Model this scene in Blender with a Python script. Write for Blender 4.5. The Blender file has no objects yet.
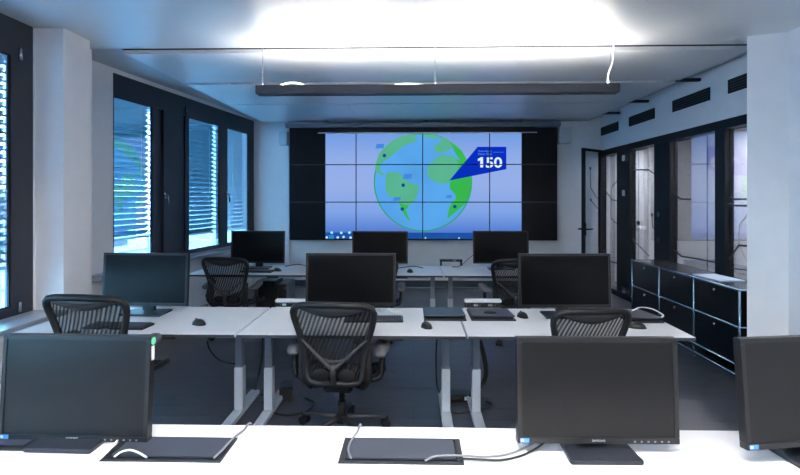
import bpy, bmesh, math, random
from mathutils import Vector, Matrix
random.seed(7)
R = math.radians
scene = bpy.context.scene
COL = scene.collection

# ---------------------------------------------------------------- camera
F, HZ, H, TH = 530.0, 198.0, 1.5, R(1.5)
cam_d = bpy.data.cameras.new('camera')
cam = bpy.data.objects.new('camera', cam_d); COL.objects.link(cam)
cam_d.sensor_width = 36.0
cam_d.lens = 36.0 * F / 800.0
cam_d.shift_y = -(237.5 - HZ) / 800.0
cam_d.clip_start = 0.05; cam_d.clip_end = 300
cam.location = (0, 0, H)
cam.rotation_euler = (R(90), 0, TH)
scene.camera = cam

# ---------------------------------------------------------------- world (blue hour daylight)
w = bpy.data.worlds.new('world'); scene.world = w; w.use_nodes = True
nt = w.node_tree; nt.nodes.clear()
out = nt.nodes.new('ShaderNodeOutputWorld'); bg = nt.nodes.new('ShaderNodeBackground')
tc = nt.nodes.new('ShaderNodeTexCoord'); sep = nt.nodes.new('ShaderNodeSeparateXYZ')
rmp = nt.nodes.new('ShaderNodeValToRGB')
rmp.color_ramp.elements[0].position = 0.0; rmp.color_ramp.elements[0].color = (0.42, 0.78, 1.0, 1)
rmp.color_ramp.elements[1].position = 0.7; rmp.color_ramp.elements[1].color = (0.17, 0.47, 0.78, 1)
nt.links.new(tc.outputs['Generated'], sep.inputs[0]); nt.links.new(sep.outputs['Z'], rmp.inputs[0])
nt.links.new(rmp.outputs[0], bg.inputs[0]); nt.links.new(bg.outputs[0], out.inputs[0])
bg.inputs[1].default_value = 16.0

LAMP_UP = 29.0      # emission of the pendant uplights
LAMP_DOWN = 55.0     # emission of the downlights above the front desk and in the added pendant
CORRIDOR = 46.0
SCREEN = 0.40

vs = scene.view_settings
vs.view_transform = 'Standard'; vs.look = 'None'; vs.gamma = 1.0; vs.use_curve_mapping = False
vs.exposure = 1.2

# ---------------------------------------------------------------- pixel helpers (direction only; distance from the surface touched)
FW = Vector((-math.sin(TH), math.cos(TH), 0)); RT = Vector((math.cos(TH), math.sin(TH), 0))
O = Vector((0, 0, H))
def ray(u, v): return FW + RT * ((u - 400) / F) + Vector((0, 0, (HZ - v) / F))
def onY(u, v, Y): d = ray(u, v); return O + d * (Y / d.y)
def onX(u, v, X): d = ray(u, v); return O + d * (X / d.x)
def onZ(u, v, Z): d = ray(u, v); return O + d * ((Z - H) / d.z)

# ---------------------------------------------------------------- materials
def lin(c):
    return tuple((x / 12.92 if x <= 0.04045 else ((x + 0.055) / 1.055) ** 2.4) for x in (c[0] / 255, c[1] / 255, c[2] / 255))
M = {}
def mat(name, rgb, rough=0.5, metal=0.0, var=0.06, scale=8.0, bump=0.0, bscale=60.0, coat=0.0, spec=0.5, stretch=None):
    m = bpy.data.materials.new(name); m.use_nodes = True
    t = m.node_tree; b = t.nodes['Principled BSDF']
    c = lin(rgb)
    co = t.nodes.new('ShaderNodeTexCoord'); mp = t.nodes.new('ShaderNodeMapping')
    if stretch: mp.inputs['Scale'].default_value = stretch
    n = t.nodes.new('ShaderNodeTexNoise'); n.inputs['Scale'].default_value = scale; n.inputs['Detail'].default_value = 4
    r = t.nodes.new('ShaderNodeValToRGB')
    r.color_ramp.elements[0].position = 0.3; r.color_ramp.elements[1].position = 0.7
    r.color_ramp.elements[0].color = tuple(max(0, x * (1 - var)) for x in c) + (1,)
    r.color_ramp.elements[1].color = tuple(min(1, x * (1 + var)) for x in c) + (1,)
    t.links.new(co.outputs['Object'], mp.inputs[0]); t.links.new(mp.outputs[0], n.inputs['Vector'])
    t.links.new(n.outputs[0], r.inputs[0]); t.links.new(r.outputs[0], b.inputs['Base Color'])
    b.inputs['Roughness'].default_value = rough; b.inputs['Metallic'].default_value = metal
    b.inputs['Specular IOR Level'].default_value = spec
    if coat: b.inputs['Coat Weight'].default_value = coat
    if bump:
        n2 = t.nodes.new('ShaderNodeTexNoise'); n2.inputs['Scale'].default_value = bscale
        bp = t.nodes.new('ShaderNodeBump'); bp.inputs['Strength'].default_value = bump; bp.inputs['Distance'].default_value = 0.002
        t.links.new(mp.outputs[0], n2.inputs['Vector']); t.links.new(n2.outputs[0], bp.inputs['Height'])
        t.links.new(bp.outputs[0], b.inputs['Normal'])
    M[name] = m; return m
def emis(name, rgb, strength, var=0.0, scale=2.0, grad=None):
    m = bpy.data.materials.new(name); m.use_nodes = True
    t = m.node_tree; t.nodes.clear()
    o = t.nodes.new('ShaderNodeOutputMaterial'); e = t.nodes.new('ShaderNodeEmission')
    e.inputs[1].default_value = strength
    c = lin(rgb); co = t.nodes.new('ShaderNodeTexCoord')
    r = t.nodes.new('ShaderNodeValToRGB')
    if grad:
        sp = t.nodes.new('ShaderNodeSeparateXYZ'); t.links.new(co.outputs['Generated'], sp.inputs[0])
        r.color_ramp.elements[0].color = lin(grad[0]) + (1,); r.color_ramp.elements[1].color = lin(grad[-1]) + (1,)
        for k in range(1, len(grad) - 1):
            el = r.color_ramp.elements.new(k / (len(grad) - 1)); el.color = lin(grad[k]) + (1,)
        t.links.new(sp.outputs['Z'], r.inputs[0])
    else:
        n = t.nodes.new('ShaderNodeTexNoise'); n.inputs['Scale'].default_value = scale
        t.links.new(co.outputs['Object'], n.inputs['Vector'])
        r.color_ramp.elements[0].color = tuple(x * (1 - var) for x in c) + (1,)
        r.color_ramp.elements[1].color = tuple(x * (1 + var) for x in c) + (1,)
        t.links.new(n.outputs[0], r.inputs[0])
    t.links.new(r.outputs[0], e.inputs[0]); t.links.new(e.outputs[0], o.inputs[0])
    M[name] = m; return m
def glass(name, tint, base=0.05):
    m = bpy.data.materials.new(name); m.use_nodes = True
    t = m.node_tree; t.nodes.clear()
    o = t.nodes.new('ShaderNodeOutputMaterial'); mx = t.nodes.new('ShaderNodeMixShader')
    tr = t.nodes.new('ShaderNodeBsdfTransparent'); gl = t.nodes.new('ShaderNodeBsdfGlossy')
    lw = t.nodes.new('ShaderNodeLayerWeight'); lw.inputs[0].default_value = 0.5
    p = t.nodes.new('ShaderNodeMath'); p.operation = 'POWER'; p.inputs[1].default_value = 5
    a = t.nodes.new('ShaderNodeMath'); a.operation = 'MULTIPLY_ADD'; a.inputs[1].default_value = 1 - base; a.inputs[2].default_value = base
    co = t.nodes.new('ShaderNodeTexCoord'); n = t.nodes.new('ShaderNodeTexNoise'); n.inputs['Scale'].default_value = 1.5
    r = t.nodes.new('ShaderNodeValToRGB')
    r.color_ramp.elements[0].color = tuple(x * 0.97 for x in tint) + (1,); r.color_ramp.elements[1].color = tuple(tint) + (1,)
    t.links.new(co.outputs['Object'], n.inputs['Vector']); t.links.new(n.outputs[0], r.inputs[0]); t.links.new(r.outputs[0], tr.inputs[0])
    gl.inputs['Roughness'].default_value = 0.0
    t.links.new(lw.outputs['Facing'], p.inputs[0]); t.links.new(p.outputs[0], a.inputs[0])
    t.links.new(a.outputs[0], mx.inputs[0]); t.links.new(tr.outputs[0], mx.inputs[1]); t.links.new(gl.outputs[0], mx.inputs[2])
    t.links.new(mx.outputs[0], o.inputs[0])
    M[name] = m; return m
def mesh_fabric(name, rgb, scale):
    m = bpy.data.materials.new(name); m.use_nodes = True
    t = m.node_tree; b = t.nodes['Principled BSDF']; o = t.nodes['Material Output']
    b.inputs['Base Color'].default_value = lin(rgb) + (1,); b.inputs['Roughness'].default_value = 0.7; b.inputs['Specular IOR Level'].default_value = 0.2
    co = t.nodes.new('ShaderNodeTexCoord'); mp = t.nodes.new('ShaderNodeMapping')
    mp.inputs['Rotation'].default_value = (0, R(68), 0)
    wv = t.nodes.new('ShaderNodeTexWave'); wv.wave_type = 'BANDS'; wv.bands_direction = 'Z'
    wv.inputs['Scale'].default_value = scale; wv.inputs['Distortion'].default_value = 0.6
    r = t.nodes.new('ShaderNodeMapRange'); r.inputs['To Min'].default_value = 0.66; r.inputs['To Max'].default_value = 0.95
    tr = t.nodes.new('ShaderNodeBsdfTransparent'); mx = t.nodes.new('ShaderNodeMixShader')
    t.links.new(co.outputs['Object'], mp.inputs[0]); t.links.new(mp.outputs[0], wv.inputs['Vector'])
    t.links.new(wv.outputs['Fac'], r.inputs['Value']); t.links.new(r.outputs[0], mx.inputs[0])
    t.links.new(tr.outputs[0], mx.inputs[1]); t.links.new(b.outputs[0], mx.inputs[2]); t.links.new(mx.outputs[0], o.inputs[0])
    M[name] = m; return m

mat('wall_paint', (226, 228, 233), 0.85, var=0.02, bump=0.05, bscale=200)
mat('wall_rear', (196, 198, 204), 0.85, var=0.02)
mat('column_paint', (226, 226, 230), 0.8, var=0.02)
mat('ceiling_metal', (222, 226, 230), 0.42, metal=0.3, var=0.03, scale=1.2)
mat('ceiling_plaster', (205, 210, 216), 0.6, var=0.03)
mat('ceiling_edge', (205, 205, 208), 0.5)
mat('dark_gap', (22, 24, 28), 0.8)
mat('frame_anthracite', (38, 41, 52), 0.45, var=0.08)
mat('frame_black', (15, 17, 22), 0.45, var=0.1, spec=0.25)
mat('plank', (64, 66, 75), 0.34, var=0.22, scale=6, stretch=(0.6, 9, 9), bump=0.12, bscale=30)
mat('floor_base', (22, 24, 28), 0.7)
mat('desk_white', (214, 215, 220), 0.38, var=0.015)
mat('desk_edge', (40, 42, 48), 0.5)
mat('leg_light', (176, 186, 198), 0.4, metal=0.25, var=0.03)
mat('leg_grey', (112, 124, 138), 0.4, metal=0.35, var=0.03)
mat('plastic_black', (20, 21, 25), 0.35, var=0.12)
mat('bezel', (22, 23, 27), 0.38, var=0.08, spec=0.4)
mat('screen_dark', (11, 11, 14), 0.32, var=0.04, spec=0.31)
mat('screen_black', (9, 9, 12), 0.30, var=0.04, spec=0.1)
mat('tile_dark', (13, 14, 18), 0.35, var=0.05, spec=0.2)
mat('stand_grey', (36, 40, 50), 0.35, var=0.06)
mat('tray_grey', (62, 67, 80), 0.45, metal=0.3, var=0.06)
mat('tray_dark', (30, 33, 41), 0.5, var=0.06)
mat('chair_frame', (26, 27, 30), 0.45, var=0.1, spec=0.3)
mat('chair_band', (46, 47, 51), 0.5, var=0.06)
mat('chair_pad', (82, 82, 90), 0.55, var=0.06, bump=0.1)
mat('chair_dark', (16, 17, 20), 0.5, var=0.1, spec=0.3)
mesh_fabric('chair_mesh', (26, 27, 30), 13.0)
mat('sill_board', (150, 156, 166), 0.3, var=0.03)
mat('slat_metal', (112, 140, 152), 0.5, metal=0.0, var=0.05)
mat('guide_blue', (60, 92, 118), 0.5)
mat('steel', (190, 194, 200), 0.25, metal=0.9, var=0.04)
mat('chrome_blue', (150, 178, 200), 0.22, metal=0.85, var=0.04)
mat('cabinet_black', (9, 10, 15), 0.3, var=0.1, spec=0.3)
mat('cabinet_top', (34, 35, 40), 0.25, var=0.08)
mat('decal', (38, 42, 58), 0.6)
mat('decal_grey', (150, 152, 160), 0.6)
mat('corridor_wall', (204, 204, 208), 0.7, var=0.03)
mat('corridor_dark', (52, 52, 58), 0.6)
mat('corridor_floor', (90, 88, 90), 0.4)
mat('cable_black', (24, 25, 29), 0.5)
mat('cable_grey', (120, 122, 130), 0.5)
mat('cable_white', (222, 222, 226), 0.45)
mat('paper', (190, 205, 228), 0.5, var=0.03)
mat('sticker_blue', (70, 135, 205), 0.5)
mat('sticker_green', (95, 190, 150), 0.5)
mat('white_plastic', (215, 217, 222), 0.5, var=0.03)
mat('speaker_white', (195, 202, 212), 0.6)
mat('lamp_body', (58, 59, 66), 0.4, metal=0.2, var=0.05)
mat('facade', (170, 190, 205), 0.8, var=0.05)
mat('outside_ground', (150, 160, 165), 0.9)
mat('letter_white', (200, 204, 212), 0.5)
glass('glass_window', (0.80, 0.92, 1.0), 0.34)
glass('glass_partition', (0.93, 0.95, 0.97), 0.3)
glass('glass_door', (0.90, 0.93, 0.96), 0.03)
emis('lamp_light_up', (255, 248, 238), LAMP_UP)
emis('lamp_light_down', (255, 248, 238), LAMP_DOWN)
emis('corridor_light', (250, 248, 252), CORRIDOR)
emis('screen_lit', (0, 0, 0), SCREEN, grad=[(60, 112, 212), (132, 170, 238), (156, 182, 241), (150, 180, 241), (118, 162, 235)])
emis('screen_ocean', (92, 172, 244), SCREEN, var=0.25, scale=1.3)
emis('screen_land', (92, 186, 150), SCREEN, var=0.12)
emis('screen_land_bright', (58, 190, 84), SCREEN, var=0.1)
emis('screen_rim', (52, 170, 130), SCREEN)
emis('screen_tag', (10, 48, 196), SCREEN, var=0.12)
emis('screen_text', (214, 234, 255), SCREEN * 1.2)
emis('screen_text_small', (96, 160, 240), SCREEN)
emis('screen_marker', (20, 78, 150), SCREEN)
emis('screen_blur', (70, 140, 235), SCREEN, var=0.2, scale=30)
emis('screen_bar', (30, 84, 168), SCREEN, var=0.2, scale=4)
emis('screen_icon', (170, 225, 255), SCREEN * 1.2)
emis('screen_icon_blue', (40, 140, 215), SCREEN)

# ---------------------------------------------------------------- geometry helpers
class MB:
    def __init__(s, mtx=None): s.bm = bmesh.new(); s.m = mtx or Matrix()
    def _add(s, vs_, fs):
        v = [s.bm.verts.new(s.m @ Vector(p)) for p in vs_]
        for f in fs:
            try: s.bm.faces.new([v[i] for i in f])
            except ValueError: pass
        return s
    def box(s, a, b, mtx=None):
        x0, y0, z0 = (min(a[i], b[i]) for i in range(3)); x1, y1, z1 = (max(a[i], b[i]) for i in range(3))
        p = [Vector(q) for q in ((x0, y0, z0), (x1, y0, z0), (x1, y1, z0), (x0, y1, z0), (x0, y0, z1), (x1, y0, z1), (x1, y1, z1), (x0, y1, z1))]
        if mtx: p = [mtx @ q for q in p]
        return s._add(p, [(0, 3, 2, 1), (4, 5, 6, 7), (0, 1, 5, 4), (1, 2, 6, 5), (2, 3, 7, 6), (3, 0, 4, 7)])
    def cbox(s, c, size, mtx=None):
        return s.box([c[i] - size[i] / 2 for i in range(3)], [c[i] + size[i] / 2 for i in range(3)], mtx)
    def prism(s, poly, z0, z1):
        n = len(poly)
        p = [(x, y, z0) for x, y in poly] + [(x, y, z1) for x, y in poly]
        return s._add(p, [tuple(reversed(range(n))), tuple(range(n, 2 * n))] + [(i, (i + 1) % n, n + (i + 1) % n, n + i) for i in range(n)])
    def plate(s, pts3, off):      # extrude a flat polygon of 3D points along off
        n = len(pts3); off = Vector(off)
        p = [Vector(q) for q in pts3] + [Vector(q) + off for q in pts3]
        return s._add(p, [tuple(reversed(range(n))), tuple(range(n, 2 * n))] + [(i, (i + 1) % n, n + (i + 1) % n, n + i) for i in range(n)])
    def tube(s, pts, r, seg=8, closed=False, flat=1.0):
        pts = [Vector(p) for p in pts]; n = len(pts); rings = []; prev = None
        for i, p in enumerate(pts):
            if closed: t = pts[(i + 1) % n] - pts[i - 1]
            else: t = pts[min(i + 1, n - 1)] - pts[max(i - 1, 0)]
            t.normalize()
            if prev is None:
                up = Vector((0, 0, 1)) if abs(t.z) < 0.9 else Vector((0, 1, 0))
                a = t.cross(up).normalized()
            else:
                a = (prev - t * prev.dot(t)).normalized()
            prev = a; b = t.cross(a)
            rr = r(i / max(1, n - 1)) if callable(r) else r
            rings.append([s.bm.verts.new(s.m @ (p + a * rr * math.cos(2 * math.pi * k / seg) + b * rr * flat * math.sin(2 * math.pi * k / seg))) for k in range(seg)])
        for i in range(n if closed else n - 1):
            A, B = rings[i], rings[(i + 1) % n]
            for k in range(seg):
                s.bm.faces.new([A[k], A[(k + 1) % seg], B[(k + 1) % seg], B[k]])
        if not closed:
            s.bm.faces.new(list(reversed(rings[0]))); s.bm.faces.new(rings[-1])
        return s
    def cyl(s, p0, p1, r0, r1=None, seg=14):
        r1 = r0 if r1 is None else r1
        return s.tube([p0, p1], lambda t: r0 + (r1 - r0) * t, seg)
    def grid(s, fn, nu, nv, thick=None):
        g = [[s.bm.verts.new(s.m @ Vector(fn(i / nu, j / nv))) for j in range(nv + 1)] for i in range(nu + 1)]
        for i in range(nu):
            for j in range(nv):
                s.bm.faces.new([g[i][j], g[i + 1][j], g[i + 1][j + 1], g[i][j + 1]])
        return s
    def dome(s, c, rx, ry, rz, nu=14, nv=5):
        rings = []
        for j in range(nv):
            a = (j / nv) * math.pi / 2
            rings.append([s.bm.verts.new(s.m @ Vector((c[0] + rx * math.cos(a) * math.cos(2 * math.pi * k / nu), c[1] + ry * math.cos(a) * math.sin(2 * math.pi * k / nu), c[2] + rz * math.sin(a)))) for k in range(nu)])
        top = s.bm.verts.new(s.m @ Vector((c[0], c[1], c[2] + rz)))
        for j in range(nv - 1):
            for k in range(nu): s.bm.faces.new([rings[j][k], rings[j][(k + 1) % nu], rings[j + 1][(k + 1) % nu], rings[j + 1][k]])
        for k in range(nu): s.bm.faces.new([rings[-1][k], rings[-1][(k + 1) % nu], top])
        s.bm.faces.new(list(reversed(rings[0])))
        return s
    def build(s, name, material, parent=None, smooth=False, bevel=0.0, solid=0.0):
        bmesh.ops.recalc_face_normals(s.bm, faces=s.bm.faces[:])
        if bevel:
            bmesh.ops.bevel(s.bm, geom=s.bm.edges[:], offset=bevel, segments=2, affect='EDGES', clamp_overlap=True)
        me = bpy.data.meshes.new(name); s.bm.to_mesh(me); s.bm.free()
        if smooth:
            for p in me.polygons: p.use_smooth = True
        me.materials.append(M[material])
        o = bpy.data.objects.new(name, me); COL.objects.link(o)
        if parent: o.parent = parent
        if solid:
            md = o.modifiers.new('solid', 'SOLIDIFY'); md.thickness = solid; md.offset = 0
        return o
def tag(o, label, cat, group=None):
    o['label'] = label; o['category'] = cat
    if group: o['group'] = group
    return o
def structure(o): o['kind'] = 'structure'; return o
def stuff(o): o['kind'] = 'stuff'; return o
def empty(name, loc=(0, 0, 0), rz=0.0):
    o = bpy.data.objects.new(name, None); COL.objects.link(o); o.empty_display_size = 0.1
    o.location = loc; o.rotation_euler = (0, 0, rz); return o
def dup(root, loc, rz=None):
    r = root.copy(); COL.objects.link(r); r.location = loc
    if rz is not None: r.rotation_euler = (0, 0, rz)
    for ch in root.children:
        c = ch.copy(); COL.objects.link(c); c.parent = r
        for g in ch.children:
            d = g.copy(); COL.objects.link(d); d.parent = c
    return r
def text_mesh(txt, height, depth=0.0005, bold=0.0):
    cu = bpy.data.curves.new('txt', 'FONT'); cu.body = txt; cu.size = height / 0.72; cu.align_x = 'CENTER'; cu.extrude = depth; cu.offset = 0.008 * bold
    ob = bpy.data.objects.new('txt', cu); COL.objects.link(ob)
    dg = bpy.context.evaluated_depsgraph_get(); dg.update()
    me = bpy.data.meshes.new_from_object(ob.evaluated_get(dg))
    bpy.data.objects.remove(ob); bpy.data.curves.remove(cu)
    return me
def text_obj(name, txt, height, material, parent, loc, rot=(R(90), 0, 0), depth=0.0005, width=None, bold=0.0):
    me = text_mesh(txt, height, depth, bold); me.materials.clear(); me.materials.append(M[material])
    o = bpy.data.objects.new(name, me); COL.objects.link(o); o.parent = parent
    o.location = loc; o.rotation_euler = rot
    if width:
        xs = [v.co.x for v in me.vertices]; o.scale = (width / (max(xs) - min(xs)), 1, 1)
    return o
def smoothpath(pts, n=6):
    P = [Vector(p) for p in pts]; P = [P[0] * 2 - P[1]] + P + [P[-1] * 2 - P[-2]]; out_ = []
    for i in range(1, len(P) - 2):
        for k in range(n):
            t = k / n; a, b, c, d = P[i - 1], P[i], P[i + 1], P[i + 2]
            out_.append(0.5 * ((2 * b) + (c - a) * t + (2 * a - 5 * b + 4 * c - d) * t * t + (3 * b - a - 3 * c + d) * t ** 3))
    out_.append(P[-2]); return out_

# ================================================================ ROOM SHELL
CZ = 2.83            # ceiling
YB = 8.95            # rear wall (behind the video wall)
XR = 3.12            # glass partition plane
XN = 3.0             # near right wall
XL = -2.9            # near left window plane
Y0 = -2.6            # wall behind the camera
DZ = 0.66            # desk height

# ---- floor with planks
fl = MB().box((-4.2, Y0 - 0.1, -0.06), (5.4, 14.2, -0.012)).build('floor', 'floor_base'); structure(fl)
pw = 0.2; planks = {}
def plank(x0, x1, y):
    L = round(x1 - x0, 3)
    if L not in planks:
        o = MB().box((0, 0.0012, -0.012), (L - 0.002, pw - 0.0012, 0.0)).build('plank', 'plank', fl); planks[L] = o.data
    else:
        o = bpy.data.objects.new('plank', planks[L]); COL.objects.link(o); o.parent = fl
    o.location = (x0, y, 0)
nrow = int((9.0 - Y0) / pw)
for i in range(nrow):
    y = Y0 + i * pw
    off = [0.0, 1.2, 0.6, 1.8][i % 4]
    x = -4.2
    edges = [-4.2] + [e for e in (-4.2 + off + 2.4 * k for k in range(1, 4)) if e < 2.8] + [3.2]
    for a, b in zip(edges[:-1], edges[1:]): plank(a, b, y)
structure(MB().box((3.2, Y0, -0.012), (5.4, 14.2, 0.0)).build('floor_corridor', 'corridor_floor'))

# ---- ceiling: slab, smooth near field and the hanging metal sails
ce = MB().box((-4.2, Y0 - 0.1, CZ + 0.03), (XR + 0.3, YB + 0.2, CZ + 0.1)).build('ceiling', 'ceiling_plaster'); structure(ce)
YS = onZ(430, 46.5, 2.80).y
MB().box((-4.0, Y0, 2.80), (XN + 0.02, YS, CZ + 0.03)).build('ceiling_panel', 'ceiling_metal', ce)
sail_rows = [(YS + 0.055, 5.80), (5.90, 7.12), (7.16, YB - 0.12)]
SXL, SXR = onY(121, 60, YS).x, onY(754, 60, YS).x
for a, b in sail_rows:
    for x0, x1 in ((SXL, -0.9), (-0.9, 0.98), (0.98, SXR)):
        MB().box((x0 + 0.001, a, 2.772), (x1 - 0.001, b, 2.806)).build('ceiling_panel', 'ceiling_metal', ce)
MB().box((SXL, YS + 0.047, 2.768), (SXR, YS + 0.055, 2.800)).build('ceiling_edge', 'ceiling_edge', ce)
MB().box((SXL, YS, 2.7995), (SXR, YS + 0.046, 2.806)).build('ceiling_joint_shade', 'dark_gap', ce)  # dark strip painting in the shade of the gap before the sails
MB().box((SXL + 0.5, 5.885, 2.768), (SXR - 0.3, 5.9, 2.806)).build('ceiling_edge', 'ceiling_edge', ce)
for yy in (5.85, 7.12, 8.1):
    MB().box((2.86, yy - 0.025, 2.768), (3.11, yy + 0.025, 2.80)).build('ceiling_slot', 'tray_dark', ce)

# ---- rear wall, wall behind the camera
structure(MB().box((-4.2, YB, 0), (XR + 0.06, YB + 0.15, CZ + 0.03)).build('wall_back', 'wall_paint'))
structure(MB().box((-4.2, Y0 - 0.1, 0), (XN + 0.3, Y0, CZ + 0.03)).build('wall_front', 'wall_rear'))
structure(MB().box((-2.6, YB - 0.015, 0), (XR, YB, 0.11)).build('baseboard_back', 'plank'))
structure(MB().box((onY(275, 0, 8.9).x, 8.9, 0), (onY(289, 0, 8.9).x, YB, CZ)).build('trim_1', 'wall_paint'))
# ---- near right wall and its angled end
pA = onY(747, 0, 4.34); pB = onY(788.5, 0, 4.22)
structure(MB().prism([(pA.x, pA.y), (pB.x, pB.y), (XN + 0.35, 4.22), (XN + 0.35, 4.37), (pA.x + 0.03, 4.37)], 0, 2.81).build('wall_right_column', 'column_paint'))
structure(MB().box((pB.x, Y0, 0), (pB.x + 0.12, 4.22, 2.81)).build('wall_right_near', 'wall_paint'))

# ---- right partition wall: upper band with vents, rails, posts, panes
GT = 2.285
rw = MB().box((XR, 4.38, GT), (XR + 0.16, YB, CZ + 0.03)).build('wall_right', 'wall_paint'); structure(rw)
def yat(u): return onX(u, HZ, XR).y
rail = structure(MB().box((XR - 0.015, 4.38, GT - 0.09), (XR + 0.09, YB, GT)).build('trim_2', 'frame_black'))
structure(MB().box((XR - 0.01, 4.38, 0), (XR + 0.09, YB, 0.08)).build('baseboard_right', 'frame_black'))
posts = [(617.5, 630.5), (655, 671), (716, 726)]
for i, (a, b) in enumerate(posts):
    p = structure(MB().box((XR - 0.012, yat(b), 0.08), (XR + 0.08, yat(a), GT - 0.09)).build('trim_%d' % (3 + i), 'frame_black'))
    if i == 0:
        for vv in (158, 193, 290):
            c = onX(625, vv, XR - 0.012)
            MB().cbox((c.x - 0.012, c.y, c.z), (0.024, 0.11, 0.085)).build('hinge', 'steel', p, bevel=0.004)
    if i == 1:
        for vv in (214.5, 240):
            c = onX(659, vv, XR - 0.012)
            MB().cbox((c.x - 0.008, c.y, c.z), (0.016, 0.05, 0.05)).build('switch_plate', 'steel' if vv < 220 else 'tray_grey', p, bevel=0.004)
structure(MB().box((XR - 0.012, YB - 0.06, 0.08), (XR + 0.08, YB, GT - 0.09)).build('trim_6', 'frame_black'))
panes = [(yat(617.5), YB - 0.06), (yat(655), yat(630.5)), (yat(716), yat(671)), (4.40, yat(726))]
pane_objs = []
for i, (a, b) in enumerate(panes):
    wdw = structure(MB().box((XR + 0.03, a, 0.08), (XR + 0.042, b, GT - 0.09)).build('window_%d' % (5 + i), 'glass_partition'))
    pane_objs.append(wdw)
def decal(px, parent, material='decal', plane=None, width=0.017, dot=False):
    if plane is None: P = [onX(u, v, XR + 0.027) for u, v in px]; nrm = Vector((-1, 0, 0))
    else: P = [plane(u, v) for u, v in px]; nrm = plane.n
    mb = MB()
    for a, b in zip(P[:-1], P[1:]):
        d = (b - a).normalized(); s_ = d.cross(nrm).normalized() * width / 2
        a2, b2 = a - d * width * 0.35, b + d * width * 0.35
        mb.plate([a2 - s_, b2 - s_, b2 + s_, a2 + s_], nrm * 0.002)
    if dot:
        c = P[0]; ax = Vector((0, 0, 1)); bx_ = ax.cross(nrm).normalized()
        mb.plate([c + (ax * math.cos(k * math.pi / 6) + bx_ * math.sin(k * math.pi / 6)) * width * 1.7 for k in range(12)], nrm * 0.0025)
    return mb.build('circuit_line', material, parent)
A_, B_, C_, D_ = pane_objs
decal([(602.5, 187), (612.4, 200), (617, 200.6)], A_)
decal([(617, 181), (611.7, 187.5), (611.2, 199), (611, 217.8), (617, 224)], A_)
decal([(602.5, 249), (606, 255.6), (612, 262), (617, 263)], A_)
decal([(630.6, 169.8), (648.8, 169.8), (655.4, 174.8)], B_)
decal([(652, 215), (652.6, 227), (655.4, 229.6)], B_, dot=True)
decal([(631.4, 238), (648.8, 255.7)], B_)
decal([(671.3, 191), (680.5, 199), (691, 199.3)], C_)
decal([(671.3, 247), (681.2, 256.4), (695, 258.5), (716.4, 262.7)], C_)
decal([(730.8, 199.2), (747.5, 199.2)], D_, dot=True)
decal([(726, 205), (747.5, 206)], D_)
decal([(726, 263), (739, 245.3), (747.5, 246)], D_)
decal([(747, 215), (739.6, 225), (739, 245.3), (747.5, 262)], D_, 'decal_grey', width=0.012)
decal([(726, 267.5), (747.5, 270.3)], D_, width=0.012)
# small knob and lock on the glass beside the doorway
kn = onX(640.5, 228, XR + 0.02)
kb = MB().cyl((kn.x, kn.y, kn.z), (kn.x - 0.045, kn.y, kn.z), 0.028).build('lock_knob', 'white_plastic', B_, smooth=True)
MB().cyl((kn.x, kn.y + 0.05, kn.z + 0.07), (kn.x - 0.02, kn.y + 0.05, kn.z + 0.07), 0.03).build('lock_rosette', 'frame_black', B_)

# vents in the upper band
for k, (ua, ub) in enumerate(((598, 616), (629.5, 655), (673, 710.5), (737, 775))):
    yb_, ya_ = min(yat(ua), YB - 0.08), yat(ub)
    mid = (ya_ + yb_) / 2; ya_, yb_ = max(4.42, mid - 0.4), mid + 0.4
    yb_ = min(yb_, YB - 0.05)
    v = empty('vent_grille', (XR, mid, 2.6))
    tag(v, ['black slotted vent grille nearest the rear wall, above the open glass door', 'black slotted vent grille above the pane with the lock knob, second from the rear wall',
            'longest-looking black slotted vent grille, above the wide reflecting pane', 'black slotted vent grille cut off by the pale column on the right'][k], 'vent', 'vent grilles above the glass partition')
    y0, y1 = ya_ - mid, yb_ - mid
    fr = MB()
    fr.box((-0.012, y0, 0.052), (0.0, y1, 0.068)).box((-0.012, y0, -0.068), (0.0, y1, -0.052)).box((-0.012, y0, -0.052), (0, y0 + 0.015, 0.052)).box((-0.012, y1 - 0.015, -0.052), (0, y1, 0.052))
    fr.build('vent_frame', 'frame_black', v)
    MB().box((-0.003, y0 + 0.015, -0.052), (0, y1 - 0.015, 0.052)).build('vent_back', 'dark_gap', v)
    for q in range(4):
        z = -0.04 + q * 0.026
        MB().box((-0.009, y0 + 0.015, z - 0.004), (-0.003, y1 - 0.015, z + 0.004)).build('slat', 'frame_anthracite', v)

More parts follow.
